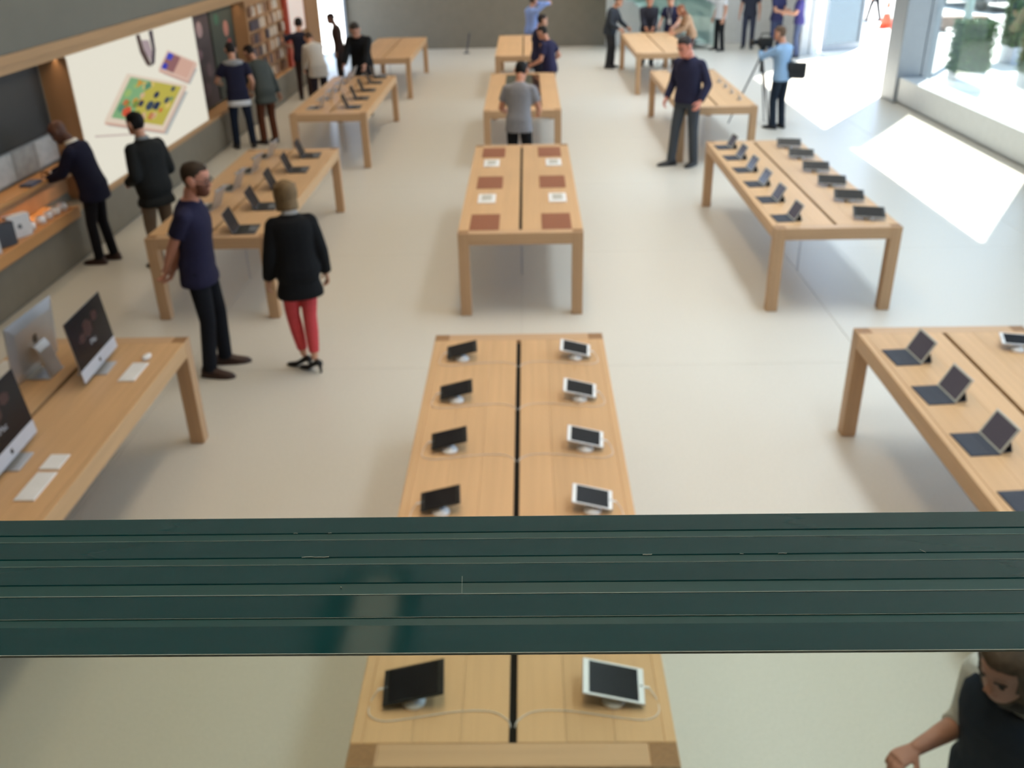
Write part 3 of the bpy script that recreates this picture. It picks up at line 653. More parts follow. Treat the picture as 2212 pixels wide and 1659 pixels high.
MB().tube([(0, 0, 0.02), (.10, 0, .55)], .022, 8).build('post', M_GREYAL, fs); MB().lathe([(.10, 0), (.09, .02), (.02, .03)], (0, 0, 0), 14).build('foot', M_GREYAL, fs)

# ------------------------------------------------------------------ outdoors: hedges, pole, cone, bench, car
def hedge(loc, w, d, z0, z1, lab):
    r = empty('hedge_planter', (loc[0], loc[1], -.01)); tag(r, lab, 'planter', 'clipped hedges in planters outside')
    MB().box(-w * .42, w * .42, -d * .42, d * .42, 0, z0, ch=.01).build('planter_box', mat('pale_planter', (190, 196, 204), 0.7), r)
    q = random.Random(int(loc[0] * 100)); mb = MB()
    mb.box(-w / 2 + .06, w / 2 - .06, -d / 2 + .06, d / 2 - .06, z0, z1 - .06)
    lv_ = MB()
    for i in range(2600):
        f = q.choice((0, 0, 1, 1, 2))
        u, v = q.uniform(-1, 1), q.uniform(0, 1)
        sgn = q.choice((-1, 1))
        if f == 0: c = Vector((u * w / 2, sgn * (d / 2 - q.uniform(0, .06)), z0 + v * (z1 - z0)))
        elif f == 1: c = Vector((sgn * (w / 2 - q.uniform(0, .06)), u * d / 2, z0 + v * (z1 - z0)))
        else: c = Vector((u * w / 2, q.uniform(-1, 1) * d / 2, z1 - q.uniform(0, .07)))
        a = Vector((q.uniform(-1, 1), q.uniform(-1, 1), q.uniform(-1, 1))).normalized(); b_ = a.cross(Vector((q.uniform(-1, 1), q.uniform(-1, 1), .3))).normalized()
        s_ = q.uniform(.025, .045)
        lv_.add([c - a * s_, c + b_ * s_ * .5, c + a * s_, c - b_ * s_ * .5], [(0, 1, 2, 3)])
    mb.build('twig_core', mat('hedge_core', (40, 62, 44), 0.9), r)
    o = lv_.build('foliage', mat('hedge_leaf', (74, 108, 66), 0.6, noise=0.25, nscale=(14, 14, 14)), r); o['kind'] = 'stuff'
hedge((9.40, 20.75), .72, .62, .40, 1.42, 'clipped green hedge in pale planter nearest the grey pillar')
hedge((12.35, 24.4), 1.0, .8, .42, 1.75, 'taller clipped hedge at the top right corner behind the street pole')
hedge((10.72, 20.4), .70, .62, .40, 1.55, 'clipped hedge cut by the right picture edge')
po = empty('street_pole', (11.22, 25.3, -.01)); tag(po, 'pale green grey street pole standing between the hedges outside', 'pole')
MB().lathe([(.13, 0), (.13, .12), (.10, .16), (.095, 5.2)], (0, 0, 0), 16).build('shaft', mat('pale_green_paint', (170, 186, 178), 0.5), po, True)
MB().lathe([(.20, 0), (.20, .03), (.14, .05)], (0, 0, 0), 16).build('base_plate', M_GREYCAP, po)
co = empty('traffic_cone', (11.75, 32.4, -.01)); co.scale = (1.35, 1.35, 1.35); tag(co, 'orange red traffic cone on the sunlit pavement', 'cone')
MB().box(-.21, .21, -.21, .21, 0, .035, ch=.01).build('base', mat('cone_orange', (226, 84, 58), 0.5), co); MB().lathe([(.15, .035), (.085, .34)], (0, 0, 0), 16).build('cone', MATS['cone_orange'], co, True)
MB().lathe([(.086, .34), (.06, .46)], (0, 0, 0), 16).build('white_band', mat('cone_white', (240, 230, 226), 0.5), co, True); MB().lathe([(.06, .46), (.028, .62)], (0, 0, 0), 16).build('tip', MATS['cone_orange'], co, True)
be = empty('street_bench', (13.15, 31.3, -.01)); tag(be, 'low brown bench outside between pillar and hedge', 'bench')
for k in range(4): MB().box(-1.3, 1.3, -.22 + .115 * k, -.12 + .115 * k, .38, .43, ch=.006).build('slat', mat('bench_brown', (132, 108, 92), 0.7), be)
for sx in (-1, 0, 1): MB().box(sx * 1.1 - .05, sx * 1.1 + .05, -.2, .22, 0, .38).build('support', MATS['bench_brown'], be)
B('front_board', (-1.3, 1.3, -.235, -.222, .12, .38), MATS['bench_brown'], be)

car = empty('parked_car', (17.5, 38.6, -.01), math.radians(97)); tag(car, 'dark blue grey parked car with red tail light beyond the hedges', 'car', 'cars parked outside')
M_CAR = mat('car_paint', (52, 58, 72), 0.25, 0.5, coat=0.6)
prof = [(-2.25, .35), (-2.30, .62), (-2.2, .88), (-1.55, .98), (-.75, 1.42), (.75, 1.45), (1.55, .98), (2.15, .90), (2.3, .62), (2.25, .30)]
MB().loft([[(x * sx_, y, .28 + (z - .28) * sz) for x, z in prof] for y, sx_, sz in ((-.88, .97, .80), (-.80, 1, .97), (0, 1.0, 1.0), (.80, 1, .97), (.88, .97, .80))]).build('car_body', M_CAR, car)
for wx in (-1.4, 1.4):
    for sy in (-1, 1):
        wmb = MB().lathe([(.05, -.10), (.30, -.10), (.33, -.07), (.33, .07), (.30, .10), (.05, .10)], (0, 0, 0), 20); o = wmb.build('wheel', M_BLACK, car, True)
        o.location = (wx, sy * .80, .33); o.rotation_euler = (PI / 2, 0, 0)
for sy in (-1, 1): B('tail_light', (-2.33, -2.22, sy * .62 - .16, sy * .62 + .16, .70, .84), mat('tail_red', (220, 40, 44), 0.3, emit=0.6), car)
B('bumper', (-2.38, -2.22, -.80, .80, .36, .56), M_GREYCAP, car, .02); B('sill_strip', (-1.0, 1.0, -.90, .90, .26, .34), M_GREYCAP, car)
car2 = copy_tree(car, capture(car)); car2.location = (18.3, 33.2, -.01); tag(car2, 'dark blue grey parked car at the right picture corner, nearer of the two', 'car', 'cars parked outside')

# ------------------------------------------------------------------ people
TMP = bpy.data.scenes.new('scratch')
def fuse(mb, vox, sm=3):
    me = bpy.data.meshes.new('t'); me.from_pydata(mb.v, [], mb.f); me.update()
    bm = bmesh.new(); bm.from_mesh(me); bmesh.ops.recalc_face_normals(bm, faces=bm.faces); bm.to_mesh(me); bm.free()
    ob = bpy.data.objects.new('t', me); TMP.collection.objects.link(ob)
    r = ob.modifiers.new('r', 'REMESH'); r.mode = 'VOXEL'; r.voxel_size = vox
    if sm:
        s = ob.modifiers.new('s', 'SMOOTH'); s.factor = 0.5; s.iterations = sm
    vl_ = TMP.view_layers[0]; vl_.update(); ob_e = ob.evaluated_get(vl_.depsgraph)
    out = bpy.data.meshes.new_from_object(ob_e)
    bpy.data.objects.remove(ob); bpy.data.meshes.remove(me)
    out.polygons.foreach_set('use_smooth', [True] * len(out.polygons))
    return out
def join_meshes(ms, name, m_):
    bm = bmesh.new()
    for q in ms: bm.from_mesh(q)
    me = bpy.data.meshes.new(name); bm.to_mesh(me); bm.free(); me.materials.append(m_)
    me.polygons.foreach_set('use_smooth', [True] * len(me.polygons))
    for q in ms: bpy.data.meshes.remove(q)
    return me
def ik(a, b, l1, l2, pole):
    d = b - a; L = min(d.length, (l1 + l2) * .999); n = d.normalized()
    x = (l1 * l1 - l2 * l2 + L * L) / (2 * L); h = math.sqrt(max(l1 * l1 - x * x, 1e-8))
    p = (pole - n * pole.dot(n)).normalized()
    return a + n * x + p * h, a + n * L
HEAD = [(0.0, .10, .33, .12), (.04, .17, .40, .03), (.13, .235, .425, -.10), (.24, .28, .425, -.24), (.36, .315, .425, -.36), (.48, .33, .415, -.42), (.58, .335, .40, -.45), (.70, .335, .415, -.455), (.80, .315, .385, -.435), (.89, .26, .30, -.37), (.96, .16, .17, -.24), (1.0, .05, .02, -.10)]
def head_ring(t):
    for i in range(len(HEAD) - 1):
        a, b = HEAD[i], HEAD[i + 1]
        if a[0] <= t <= b[0]:
            f = (t - a[0]) / (b[0] - a[0]); return [a[j] + (b[j] - a[j]) * f for j in (1, 2, 3)]
    return list(HEAD[0][1:]) if t < 0 else list(HEAD[-1][1:])
def sstep(a, b, x):
    t = max(0, min(1, (x - a) / (b - a))); return t * t * (3 - 2 * t)
SKINM = {}
def person(label, x, y, face, ht, top, trousers, shoe, skin=(196, 146, 120), hair=('short', (40, 32, 28)), sleeve='short', jacket=False, lean=4, headp=8, heady=0,
           feet=None, handL=None, handR=None, poleL=(-.35, -1, 0), poleR=(.35, -1, 0), vox=.014, woman=False, heels=0.0, slim=1.0, hem=-.10, extras=(), bulk=1.0, palm=None, curl=32, trouser_w=.062, group='visitors and staff in the store'):
    k = ht / 1.75
    r = empty('person', (x, y, 0), math.radians(face - 90)); tag(r, label, 'person', group)
    inv = Matrix.Rotation(-math.radians(face - 90), 3, 'Z')
    def world(p): return inv @ (Vector(p) - Vector((x, y, 0)))
    V = lambda *a: Vector(a) * k
    lean_r = math.radians(lean)
    Z0 = .93 + heels / k
    # spine curve
    P = Vector((0, -.16 * math.sin(lean_r), Z0)); spine = {}
    s = 0.0; pos = P.copy(); ds_ = .01
    def ang(s_): return lean_r * sstep(-.12, .22, s_)
    while s <= .56:
        spine[round(s, 2)] = pos.copy(); a = ang(s); pos += Vector((0, math.sin(a), math.cos(a))) * ds_; s += ds_
    def sp(s_):
        if s_ < 0: return P + Vector((0, 0, s_))
        return spine[round(min(s_, .55), 2)]
    def tring(s_, rx, ry, yo=0.0, n_=18):
        a = ang(s_); e = Vector((0, math.cos(a), -math.sin(a))); c = sp(s_) + e * yo
        out = []
        for j in range(n_):
            ca, sa = math.cos(2 * PI * j / n_), math.sin(2 * PI * j / n_)
            ca = math.copysign(abs(ca) ** .85, ca); sa = math.copysign(abs(sa) ** .85, sa)
            out.append((c + Vector((1, 0, 0)) * rx * ca + e * ry * sa) * k)
        return out
    sw = .158 if woman else .176
    wm = .93 if woman else 1.0
    TOR = [(-.10, .150, .100, -.01), (-.04, .168, .118, -.012), (.02, .172, .120, -.010), (.10, .150 * wm, .108, 0), (.18, .148 * wm, .106, .004), (.27, .160 * wm, .114, .006), (.35, .174 * wm, .118, .002), (.42, .170 * wm, .104, -.006), (.47, .128, .082, -.012), (.505, .075, .065, -.012), (.53, .058, .058, -.008)]
    sh = {}
    for sd_, sg in (('L', -1), ('R', 1)):
        a = ang(.44); e = Vector((0, math.cos(a), -math.sin(a)))
        sh[sd_] = sp(.432) + Vector((sg * sw, 0, 0)) - e * .012
    # legs
    feet = feet or ((-.11, .02, 8), (.11, -.02, -8))
    legs = []
    for sg, (fx, fy, yawd) in zip((-1, 1), feet):
        hip = sp(0) + Vector((sg * .088, 0, -.02)); ank = Vector((fx, fy - .03, .075 + heels / k))
        yr = math.radians(yawd); fd = Vector((-math.sin(yr), math.cos(yr), 0))
        knee, ank = ik(hip, ank, .425, .415, fd + Vector((sg * .12, 0, 0)))
        legs.append((hip, knee, ank, yawd))
    # arms
    arms = []
    for sd_, sg, tgt, pole in (('L', -1, handL, poleL), ('R', 1, handR, poleR)):
        if tgt is None: tgt = (sg * .265, .05, Z0 - .09)
        t = Vector(tgt[1]) if tgt[0] == 'w' else None
        t = world(t) / k if t is not None else Vector(tgt)
        el, wr = ik(sh[sd_], t, .285, .255, Vector(pole)); arms.append((sh[sd_], el, wr, sg))
    # ---- body (skin)
    sk = SKINM.setdefault(skin, mat('skin_%d_%d_%d' % skin, skin, 0.55, 0.35, noise=0.05, nscale=(20, 20, 20)))
    mb = MB(); mb.loft([tring(s_, rx * .93, ry * .92, yo) for s_, rx, ry, yo in TOR])
    for (S, E_, Wr, sg) in arms:
        mb.capsule([sp(.43) * k + Vector((sg * .09, 0, 0)) * k, S * k], [.050 * k, .046 * k], 12)
        mb.capsule([S * k, (S * .5 + E_ * .5) * k, E_ * k], [.050 * k, .047 * k, .040 * k], 12)
        mb.capsule([E_ * k, (E_ * .7 + Wr * .3) * k, Wr * k], [.041 * k, .042 * k, .027 * k], 12)
    for (H_, K_, A_, yw) in legs:
        mb.capsule([H_ * k, (H_ * .6 + K_ * .4) * k, K_ * k], [.080 * k, .072 * k, .052 * k], 12)
        mb.capsule([K_ * k, (K_ * .65 + A_ * .35) * k, A_ * k], [.050 * k, .052 * k, .034 * k], 12)
    meshes = [fuse(mb, vox, 2)]
    # ---- head and neck
    hh = .241
    na = ang(.5) * .7 + math.radians(headp) * .3; nb = sp(.50); nt = nb + Vector((0, math.sin(na) * .078, math.cos(na) * .078)) + Vector((0, .016, 0))
    HR = Matrix.Rotation(math.radians(heady), 3, 'Z') @ Matrix.Rotation(-math.radians(headp), 3, 'X')
    ho = nt - HR @ Vector((0, -.035, .02))
    def hp(u, v, t): return (ho + HR @ (Vector((u, v, t)) * hh)) * k
    mb = MB(); NS = 22; rings = []
    for t, w_, yf, yb_ in HEAD:
        ring = []
        for j in range(NS):
            a = 2 * PI * j / NS; c_, s_ = math.cos(a), math.sin(a)
            ring.append(hp(w_ * c_, (yf + yb_) / 2 + (yf - yb_) / 2 * s_, t))
        rings.append(ring)
    mb.loft(rings)
    mb.capsule([nb * k - Vector((0, 0, .04)) * k, nt * k, (nt * .4 + (hp(0, -.06, .3) / k) * .6) * k], [.062 * k, .056 * k, .055 * k], 14)
    mb.loft([[hp(*p) for p in q] for q in ([(-.03, .40, .56), (.03, .40, .56), (.03, .38, .52), (-.03, .38, .52)], [(-.045, .44, .45), (.045, .44, .45), (.05, .40, .42), (-.05, .40, .42)], [(-.065, .53, .38), (.065, .53, .38), (.07, .40, .345), (-.07, .40, .345)], [(-.05, .47, .335), (.05, .47, .335), (.05, .38, .32), (-.05, .38, .32)])])
    for sg in (-1, 1):
        mb.ellipsoid(hp(sg * .345, -.03, .50), (.020 * k, .035 * k, .038 * k), 10, 6)
    mb.ellipsoid(hp(0, .40, .255), (.030 * k, .016 * k, .011 * k), 10, 6)
    meshes.append(fuse(mb, max(.006, vox * .6), 2))
    # ---- hands
    for (S, E_, Wr, sg) in arms:
        d = (Wr - E_).normalized(); inw = Vector(palm) if palm else Vector((-sg, -.15, 0)); pn = inw - d * inw.dot(d)
        pn = pn.normalized() if pn.length > .15 else (Vector((0, 0, -1)) - d * d.dot(Vector((0, 0, -1)))).normalized()
        ac = d.cross(pn).normalized(); th = ac if ac.dot(Vector((-sg * .8, 1, .3))) > 0 else -ac
        mb = MB(); w0 = Wr * k
        rings = []
        for q_, hw, tk in ((-.02, .024, .020), (.02, .032, .017), (.06, .040, .016), (.092, .038, .012)):
            c = w0 + d * q_ * k
            rings.append([c + (ac * hw * math.cos(2 * PI * j / 12) + pn * tk * math.sin(2 * PI * j / 12)) * k for j in range(12)])
        mb.loft(rings)
        for fi, (off, ln) in enumerate(((.030, .070), (.010, .080), (-.010, .074), (-.029, .058))):
            p0 = w0 + (d * .080 + th * off) * k; dirv = d + th * off * 1.5; pts = [p0 - d * .015 * k, p0]; a = 0
            for seg, f_ in enumerate((.42, .33, .25)):
                a += math.radians(curl * (.6 + .12 * fi))
                dd = (dirv.normalized() * math.cos(a) + pn * math.sin(a)); p0 = p0 + dd * ln * f_ * k; pts.append(p0)
            mb.capsule(pts, [.0092 * k, .0092 * k, .0085 * k, .0078 * k, .0068 * k], 8)
        p0 = w0 + (d * .022 + th * .022) * k; p1 = p0 + (d * .6 + th * .75 + pn * .35).normalized() * .042 * k; p2 = p1 + (d * .85 + th * .35 + pn * .4).normalized() * .032 * k; p3 = p2 + (d * .95 + pn * .4).normalized() * .024 * k
        mb.capsule([p0, p1, p2, p3], [.0135 * k, .0115 * k, .0100 * k, .0080 * k], 8)
        meshes.append(fuse(mb, .0058 if vox < .013 else .0078, 1))
    mobj('body', join_meshes(meshes, 'body', sk), r)
    # ---- upper garment
    th_ = (.030 if jacket else .014) * bulk
    tm = mat('cloth_%d_%d_%d' % top, top, 0.85, 0.15, noise=0.10, nscale=(40, 40, 40), bump=0.15)
    mb = MB(); rows_ = []
    for s_ in (hem, hem + .05):
        rows_.append((s_, .182 + th_ * .9, .128 + th_, -.008))
    rows_ += [(s_, rx + th_ * (1.25 if .05 < s_ < .25 else 1), ry + th_, yo) for s_, rx, ry, yo in TOR if hem + .08 < s_ < .48]
    rows_ += [(.49, .105 + th_ * .4, .078 + th_ * .3, -.012), (.515, .066 + th_ * .3, .064 + th_ * .3, -.012)]
    mb.loft([tring(*q) for q in rows_])
    for (S, E_, Wr, sg) in arms:
        mb.capsule([sp(.430) * k + Vector((sg * .07, -.005, 0)) * k, S * k + Vector((sg * .004, 0, -.006)) * k], [(.064 + th_ * .4) * k, (.054 + th_ * .6) * k], 14)
        if sleeve == 'short':
            mb.tube([S * k, (S * .7 + E_ * .3) * k, (S * .36 + E_ * .64) * k], [(.053 + th_ * .7) * k, (.060 + th_ * .6) * k, (.061 + th_ * .6) * k], 14)
        elif sleeve == 'long':
            mb.capsule([S * k, (S * .5 + E_ * .5) * k, E_ * k], [(.050 + th_ * .7) * k, (.053 + th_ * .6) * k, (.048 + th_ * .5) * k], 14)
            mb.tube([E_ * k, (E_ * .5 + Wr * .5) * k, (E_ * .06 + Wr * .94) * k], [(.050 + th_ * .5) * k, (.044 + th_ * .5) * k, (.036 + th_ * .5) * k], 14)
        elif sleeve == 'rolled':
            mb.capsule([S * k, (S * .5 + E_ * .5) * k, E_ * k], [(.058 + th_ * .8) * k, (.054 + th_ * .6) * k, (.050 + th_ * .5) * k], 14)
            mb.tube([E_ * k, (E_ * .75 + Wr * .25) * k], [(.052 + th_ * .5) * k, (.050 + th_ * .5) * k], 14)
    g = fuse(mb, vox, 7); g.materials.append(tm); mobj('jacket' if jacket else 'shirt', g, r)
    # ---- trousers
    pm = mat('cloth_%d_%d_%d' % trousers, trousers, 0.85, 0.15, noise=0.10, nscale=(40, 40, 40), bump=0.15)
    mb = MB(); mb.loft([tring(*q) for q in ((-.13, .150, .105, -.008), (-.06, .180, .130, -.012), (.0, .183, .130, -.010), (.06, .168, .122, -.006), (.10, .160 * wm, .116, 0))])
    for (H_, K_, A_, yw) in legs:
        mb.capsule([H_ * k, (H_ * .55 + K_ * .45) * k, K_ * k], [.094 * k, .086 * k * slim, .068 * k * slim], 14)
        cuff = (A_ + (K_ - A_).normalized() * (-.02 if heels == 0 else .05))
        mb.tube([K_ * k, (K_ * .6 + A_ * .4) * k, cuff * k], [.067 * k * slim, .065 * k * slim, trouser_w * k * slim], 14)
    g = fuse(mb, vox, 3); g.materials.append(pm); mobj('trousers', g, r)
    # ---- shoes
    sm_ = mat('shoe_%d_%d_%d' % shoe, shoe, 0.45, 0.4)
    for (H_, K_, A_, yw) in legs:
        yr = math.radians(yw); fd = Vector((-math.sin(yr), math.cos(yr), 0)); sd2 = Vector((fd.y, -fd.x, 0))
        o0 = Vector((A_.x, A_.y, 0)) + fd * .0
        mb = MB(); rings = []
        hl = heels / k
        for q_, hw, hz in ((-.075, .020, .045), (-.066, .033, .085), (-.02, .040, .105), (.035, .043, .085), (.09, .047, .060), (.14, .046, .048), (.18, .036, .040), (.203, .016, .026)):
            lift = hl * sstep(.12, -.04, q_) if hl else 0.0
            ring = []
            for j in range(12):
                a = 2 * PI * j / 12; zz = max(0.0, hz * .5 + hz * .5 * math.sin(a) * 1.05)
                if math.sin(a) < -.6: zz = 0.0
                if hl: zz = zz * (.8 if q_ > .05 else .62)
                ring.append((o0 + fd * q_ + sd2 * hw * (.82 if hl else 1) * math.cos(a) + Vector((0, 0, zz + lift))) * k)
            rings.append(ring)
        mb.loft(rings)
        if hl: mb.tube([(o0 + fd * -.052 + Vector((0, 0, hl + .01))) * k, (o0 + fd * -.058 + Vector((0, 0, 0))) * k], [.020 * k, .009 * k], 8)
        else:
            mb.loft([[(o0 + fd * q_ + sd2 * hw * c_ + Vector((0, 0, z_))) * k for q_, hw, c_ in ((-.08, .03, -1), (-.08, .03, 1), (0, .044, 1), (.09, .051, 1), (.16, .046, 1), (.21, .018, 1), (.21, .018, -1), (.16, .046, -1), (.09, .051, -1), (0, .044, -1))] for z_ in (0.0, .016)])
        mb.build('shoe', sm_, r, True)
    # ---- hair
    ht_, hc = hair
    if ht_ != 'bald':
        hm = mat('hair_%d_%d_%d' % hc, hc, 0.7, 0.25, noise=0.25, nscale=(70, 70, 30), bump=0.3)
        low = {'short': .10, 'bob': -.06, 'long': -.06}[ht_]
        ts = [low + (1.012 - low) * i / 15 for i in range(16)]
        mb = MB(); rings = []; rj = random.Random(int(x * 77 + y * 13))
        for t in ts:
            w_, yf, yb_ = head_ring(max(t, .0) if ht_ == 'short' else max(t, .34 if t < .34 else t)); ring = []
            for j in range(24):
                a = 2 * PI * j / 24; c_, s_ = math.cos(a), math.sin(a)
                line = {'short': .40 + .42 * sstep(-.1, .75, s_) - .26 * sstep(-.2, -.8, s_), 'bob': -.2 + 1.0 * sstep(.25, .75, s_), 'long': -.2 + 1.0 * sstep(.25, .75, s_)}[ht_]
                cov = sstep(line - .05, line + .05, t); ex = {'short': 1.075, 'bob': 1.32, 'long': 1.15}[ht_]
                f = .82 + (ex + .02 * rj.uniform(-1, 1) - .82) * cov
                yc = (yf + yb_) / 2
                ring.append(hp(w_ * c_ * f, yc + (yf - yb_) / 2 * s_ * f, t + (.035 * cov if t > .8 else 0)))
            rings.append(ring)
        mb.loft(rings)
        if ht_ == 'long':
            mb.loft([[hp(.33 * c * sc, -.28 + .17 * s__ * sc + dy, t) for c, s__ in [(math.cos(2 * PI * j / 14), math.sin(2 * PI * j / 14)) for j in range(14)]] for t, sc, dy in ((.5, 1.0, 0), (.1, 1.05, -.02), (-.4, 1.0, -.06), (-.9, .9, -.08), (-1.3, .55, -.06))])
        mb.build('hair', hm, r, True)
    # ---- face
    dk = mat('eye_dark', (30, 24, 22), 0.3); lp = mat('lip', (150, 88, 82), 0.5)
    for sg in (-1, 1):
        MB().ellipsoid(hp(sg * .145, .385, .515), (.012 * k, .008 * k, .007 * k), 8, 5).build('eye', dk, r, True)
        MB().tube([hp(sg * .07, .425, .60), hp(sg * .15, .415, .625), hp(sg * .22, .365, .60)], .004 * k, 6).build('eyebrow', dk, r)
    MB().tube([hp(-.10, .395, .255), hp(0, .430, .25), hp(.10, .395, .255)], .0045 * k, 6).build('mouth', lp, r)
    for ex in extras:
        if ex[0] == 'beard':
            mb = MB(); rings = []
            for t in (-.02, .05, .12, .2, .27, .34, .42):
                w_, yf, yb_ = head_ring(max(t, 0)); rings.append([hp(w_ * c_ * 1.05, (yf - .10) / 2 + .05 + (yf + .02) / 2 * s_ * 1.04, t) for c_, s_ in [(math.cos(2 * PI * j / 18), math.sin(2 * PI * j / 18)) for j in range(18)]])
            mb.loft(rings).build('beard', mat('beard_%d_%d_%d' % ex[1], ex[1], 0.8, 0.2), r, True)
        if ex[0] == 'glasses':
            gl_ = MB()
            for sg in (-1, 1):
                gl_.tube([hp(sg * .155 + .105 * math.cos(i * PI / 7), .45, .515 + .075 * math.sin(i * PI / 7)) for i in range(15)], .0028 * k, 6)
                gl_.tube([hp(sg * .26, .44, .53), hp(sg * .36, .10, .53), hp(sg * .36, -.06, .52)], .0028 * k, 6)
            gl_.tube([hp(-.05, .455, .53), hp(.05, .455, .53)], .0028 * k, 6); gl_.build('glasses', M_BLACK, r)
        if ex[0] == 'collar':
            mb = MB(); ring0 = tring(.485, .088, .080, -.008); ring1 = tring(.545, .066, .066, .004)
            mb.loft([ring0, ring1]).build('collar', mat('collar_%d_%d_%d' % ex[1], ex[1], 0.8), r, True)
        if ex[0] == 'cuffs':
            for (S, E_, Wr, sg) in arms:
                MB().tube([(E_ * .12 + Wr * .88) * k, (E_ * -.03 + Wr * 1.03) * k], [.045 * k, .041 * k], 12).build('cuff', mat('collar_%d_%d_%d' % ex[1], ex[1], 0.8), r, True)
        if ex[0] == 'undershirt':
            mb = MB(); mb.loft([tring(hem - .075, .196, .148, -.008), tring(hem - .03, .198, .150, -.008), tring(hem + .02, .19, .142, -.008)]); mb.build('undershirt_hem', mat('cloth_%d_%d_%d' % ex[1], ex[1], 0.85), r, True)
        if ex[0] == 'hood':
            mb = MB(); mb.tube([(sp(.47) + Vector((sg_x, yy, zz))) * k for sg_x, yy, zz in ((-.16, .03, -.01), (-.11, -.07, .01), (0, -.115, .015), (.11, -.07, .01), (.16, .03, -.01))], [.030 * k, .045 * k, .055 * k, .045 * k, .030 * k], 10)
            mb.build('hood', mat('cloth_%d_%d_%d' % ex[1], ex[1], 0.85), r, True)
        if ex[0] == 'lanyard':
            e = Vector((0, 1, 0)); mb = MB()
            for sg in (-1, 1): mb.tube([(sp(.50) + Vector((sg * .06, .05, 0))) * k, (sp(.40) + Vector((sg * .05, .135, 0))) * k, (sp(.18) + Vector((0, .135, 0))) * k], .005 * k, 6)
            mb.build('lanyard', mat('lanyard_white', (220, 222, 226), 0.6), r)
            c = (sp(.15) + Vector((0, .137, 0))) * k; MB().box(c.x - .04, c.x + .04, c.y - .003, c.y + .003, c.z - .06, c.z + .06).build('badge', mat('lanyard_white', (220, 222, 226), 0.6), r)
        if ex[0] == 'vest':
            vm = mat('cloth_%d_%d_%d' % ex[1], ex[1], 0.85, 0.15, noise=0.10, nscale=(40, 40, 40))
            mb = MB(); mb.loft([tring(s_, rx * 1.0 + .028, ry + .030, yo) for s_, rx, ry, yo in TOR if s_ < .49])
            g = fuse(mb, vox, 2); g.materials.append(vm); mobj('vest', g, r)
        if ex[0] == 'scarf':
            mb = MB(); mb.tube([(sp(.50) + Vector((.10 * math.sin(2 * PI * i / 16), .085 * math.cos(2 * PI * i / 16), .01 * math.sin(i)))) * k for i in range(17)], .036 * k, 10)
            mb.build('scarf', mat('cloth_%d_%d_%d' % ex[1], ex[1], 0.9, noise=0.2, nscale=(30, 30, 30)), r, True)
    return r, arms, k, world
NAVY = (38, 38, 66); BLK = (26, 26, 28); DARK = (34, 38, 48)
DSK = (96, 64, 50); BRN = (70, 44, 34)
# 1 man at the left wall shelf
person('bald man in navy blazer leaning over the left wall shelf', -5.05, 10.40, 178, 1.72, (30, 30, 46), (26, 25, 28), (58, 36, 28), DSK, ('bald', BLK), 'long', True, lean=16, headp=34,
       feet=((-.09, .05, 0), (.09, -.05, -6)), handL=(-.10, .42, 1.02), handR=(.10, .46, 1.04), extras=(('collar', (226, 222, 212)), ('cuffs', (214, 216, 222))), vox=.012, hem=-.16, slim=.92)
# 2 man watching the bright screen
person('dark-haired man in black jacket seen from behind, in front of the bright screen', -4.24, 10.23, 150, 1.77, (34, 35, 34), (112, 96, 82), (40, 34, 30), hair=('short', (22, 20, 20)), sleeve='long', jacket=True, lean=4, headp=4,
       handL=(-.17, .18, .98), handR=(.17, .18, .98), extras=(('collar', (120, 124, 128)),), vox=.012, hem=-.20, bulk=1.25)
# 3 bearded man
person('bearded man with glasses in navy T-shirt, hands clasped behind his back', -2.80, 7.40, 2, 1.89, (42, 41, 65), (26, 28, 34), (58, 38, 32), (200, 140, 118), ('short', (58, 46, 36)), 'short', lean=3, headp=10, heady=-6,
       feet=((-.13, .06, 6), (.12, .0, -10)), handL=(-.01, -.22, .87), handR=(.04, -.25, .90), poleL=(-1, -.35, 0), poleR=(1, -.35, 0), extras=(('beard', (104, 66, 52)), ('glasses',)), vox=.010, hem=-.15, slim=.94, palm=(0, -1, 0))
# 4 woman in coral trousers
person('short-haired blonde woman in black blazer, coral red trousers and heels', -1.98, 7.42, 112, 1.63, (24, 25, 27), (206, 78, 82), (22, 20, 22), (206, 156, 130), ('bob', (120, 98, 70)), 'long', True, lean=4, headp=12, heady=6,
       feet=((-.040, .05, 48), (.040, -.08, 40)), vox=.010, woman=True, heels=.07, slim=.98, hem=-.25, bulk=1.25, trouser_w=.050, extras=(('collar', (150, 150, 150)),))
# 5, 6 pair by the dark posters
person('person in navy T-shirt over white shirt with pale hood, seen from behind', -5.0, 16.40, 112, 1.78, (36, 36, 54), (30, 38, 54), (24, 24, 28), hair=('short', (36, 30, 28)), lean=6, headp=18,
       feet=((-.14, .0, 10), (.14, .0, -10)), handL=(-.26, .30, 1.05), handR=(.25, .10, .90), extras=(('undershirt', (206, 206, 208)), ('hood', (150, 150, 150)), ('cuffs', (190, 180, 165))), vox=.014, hem=-.14)
person('person in grey green jacket and brown trousers bending beside the hooded visitor', -4.66, 16.74, 140, 1.74, (74, 78, 74), (92, 54, 38), (50, 36, 30), hair=('short', (34, 26, 22)), sleeve='long', jacket=True, lean=22, headp=36,
       handL=(-.16, .40, .95), handR=(.34, -.02, .78), vox=.014, hem=-.22)
# 7 staff reaching to the accessory wall
person('slim man in dark navy T-shirt reaching towards the accessory wall', -4.92, 21.15, 95, 1.71, (36, 38, 52), (52, 36, 32), (30, 24, 22), hair=('short', (26, 22, 20)), lean=2, headp=6,
       handL=('w', (-5.22, 21.25, 1.12)), handR=(.25, .02, .85), poleL=(-1, 0, -.6), vox=.015, slim=.9)
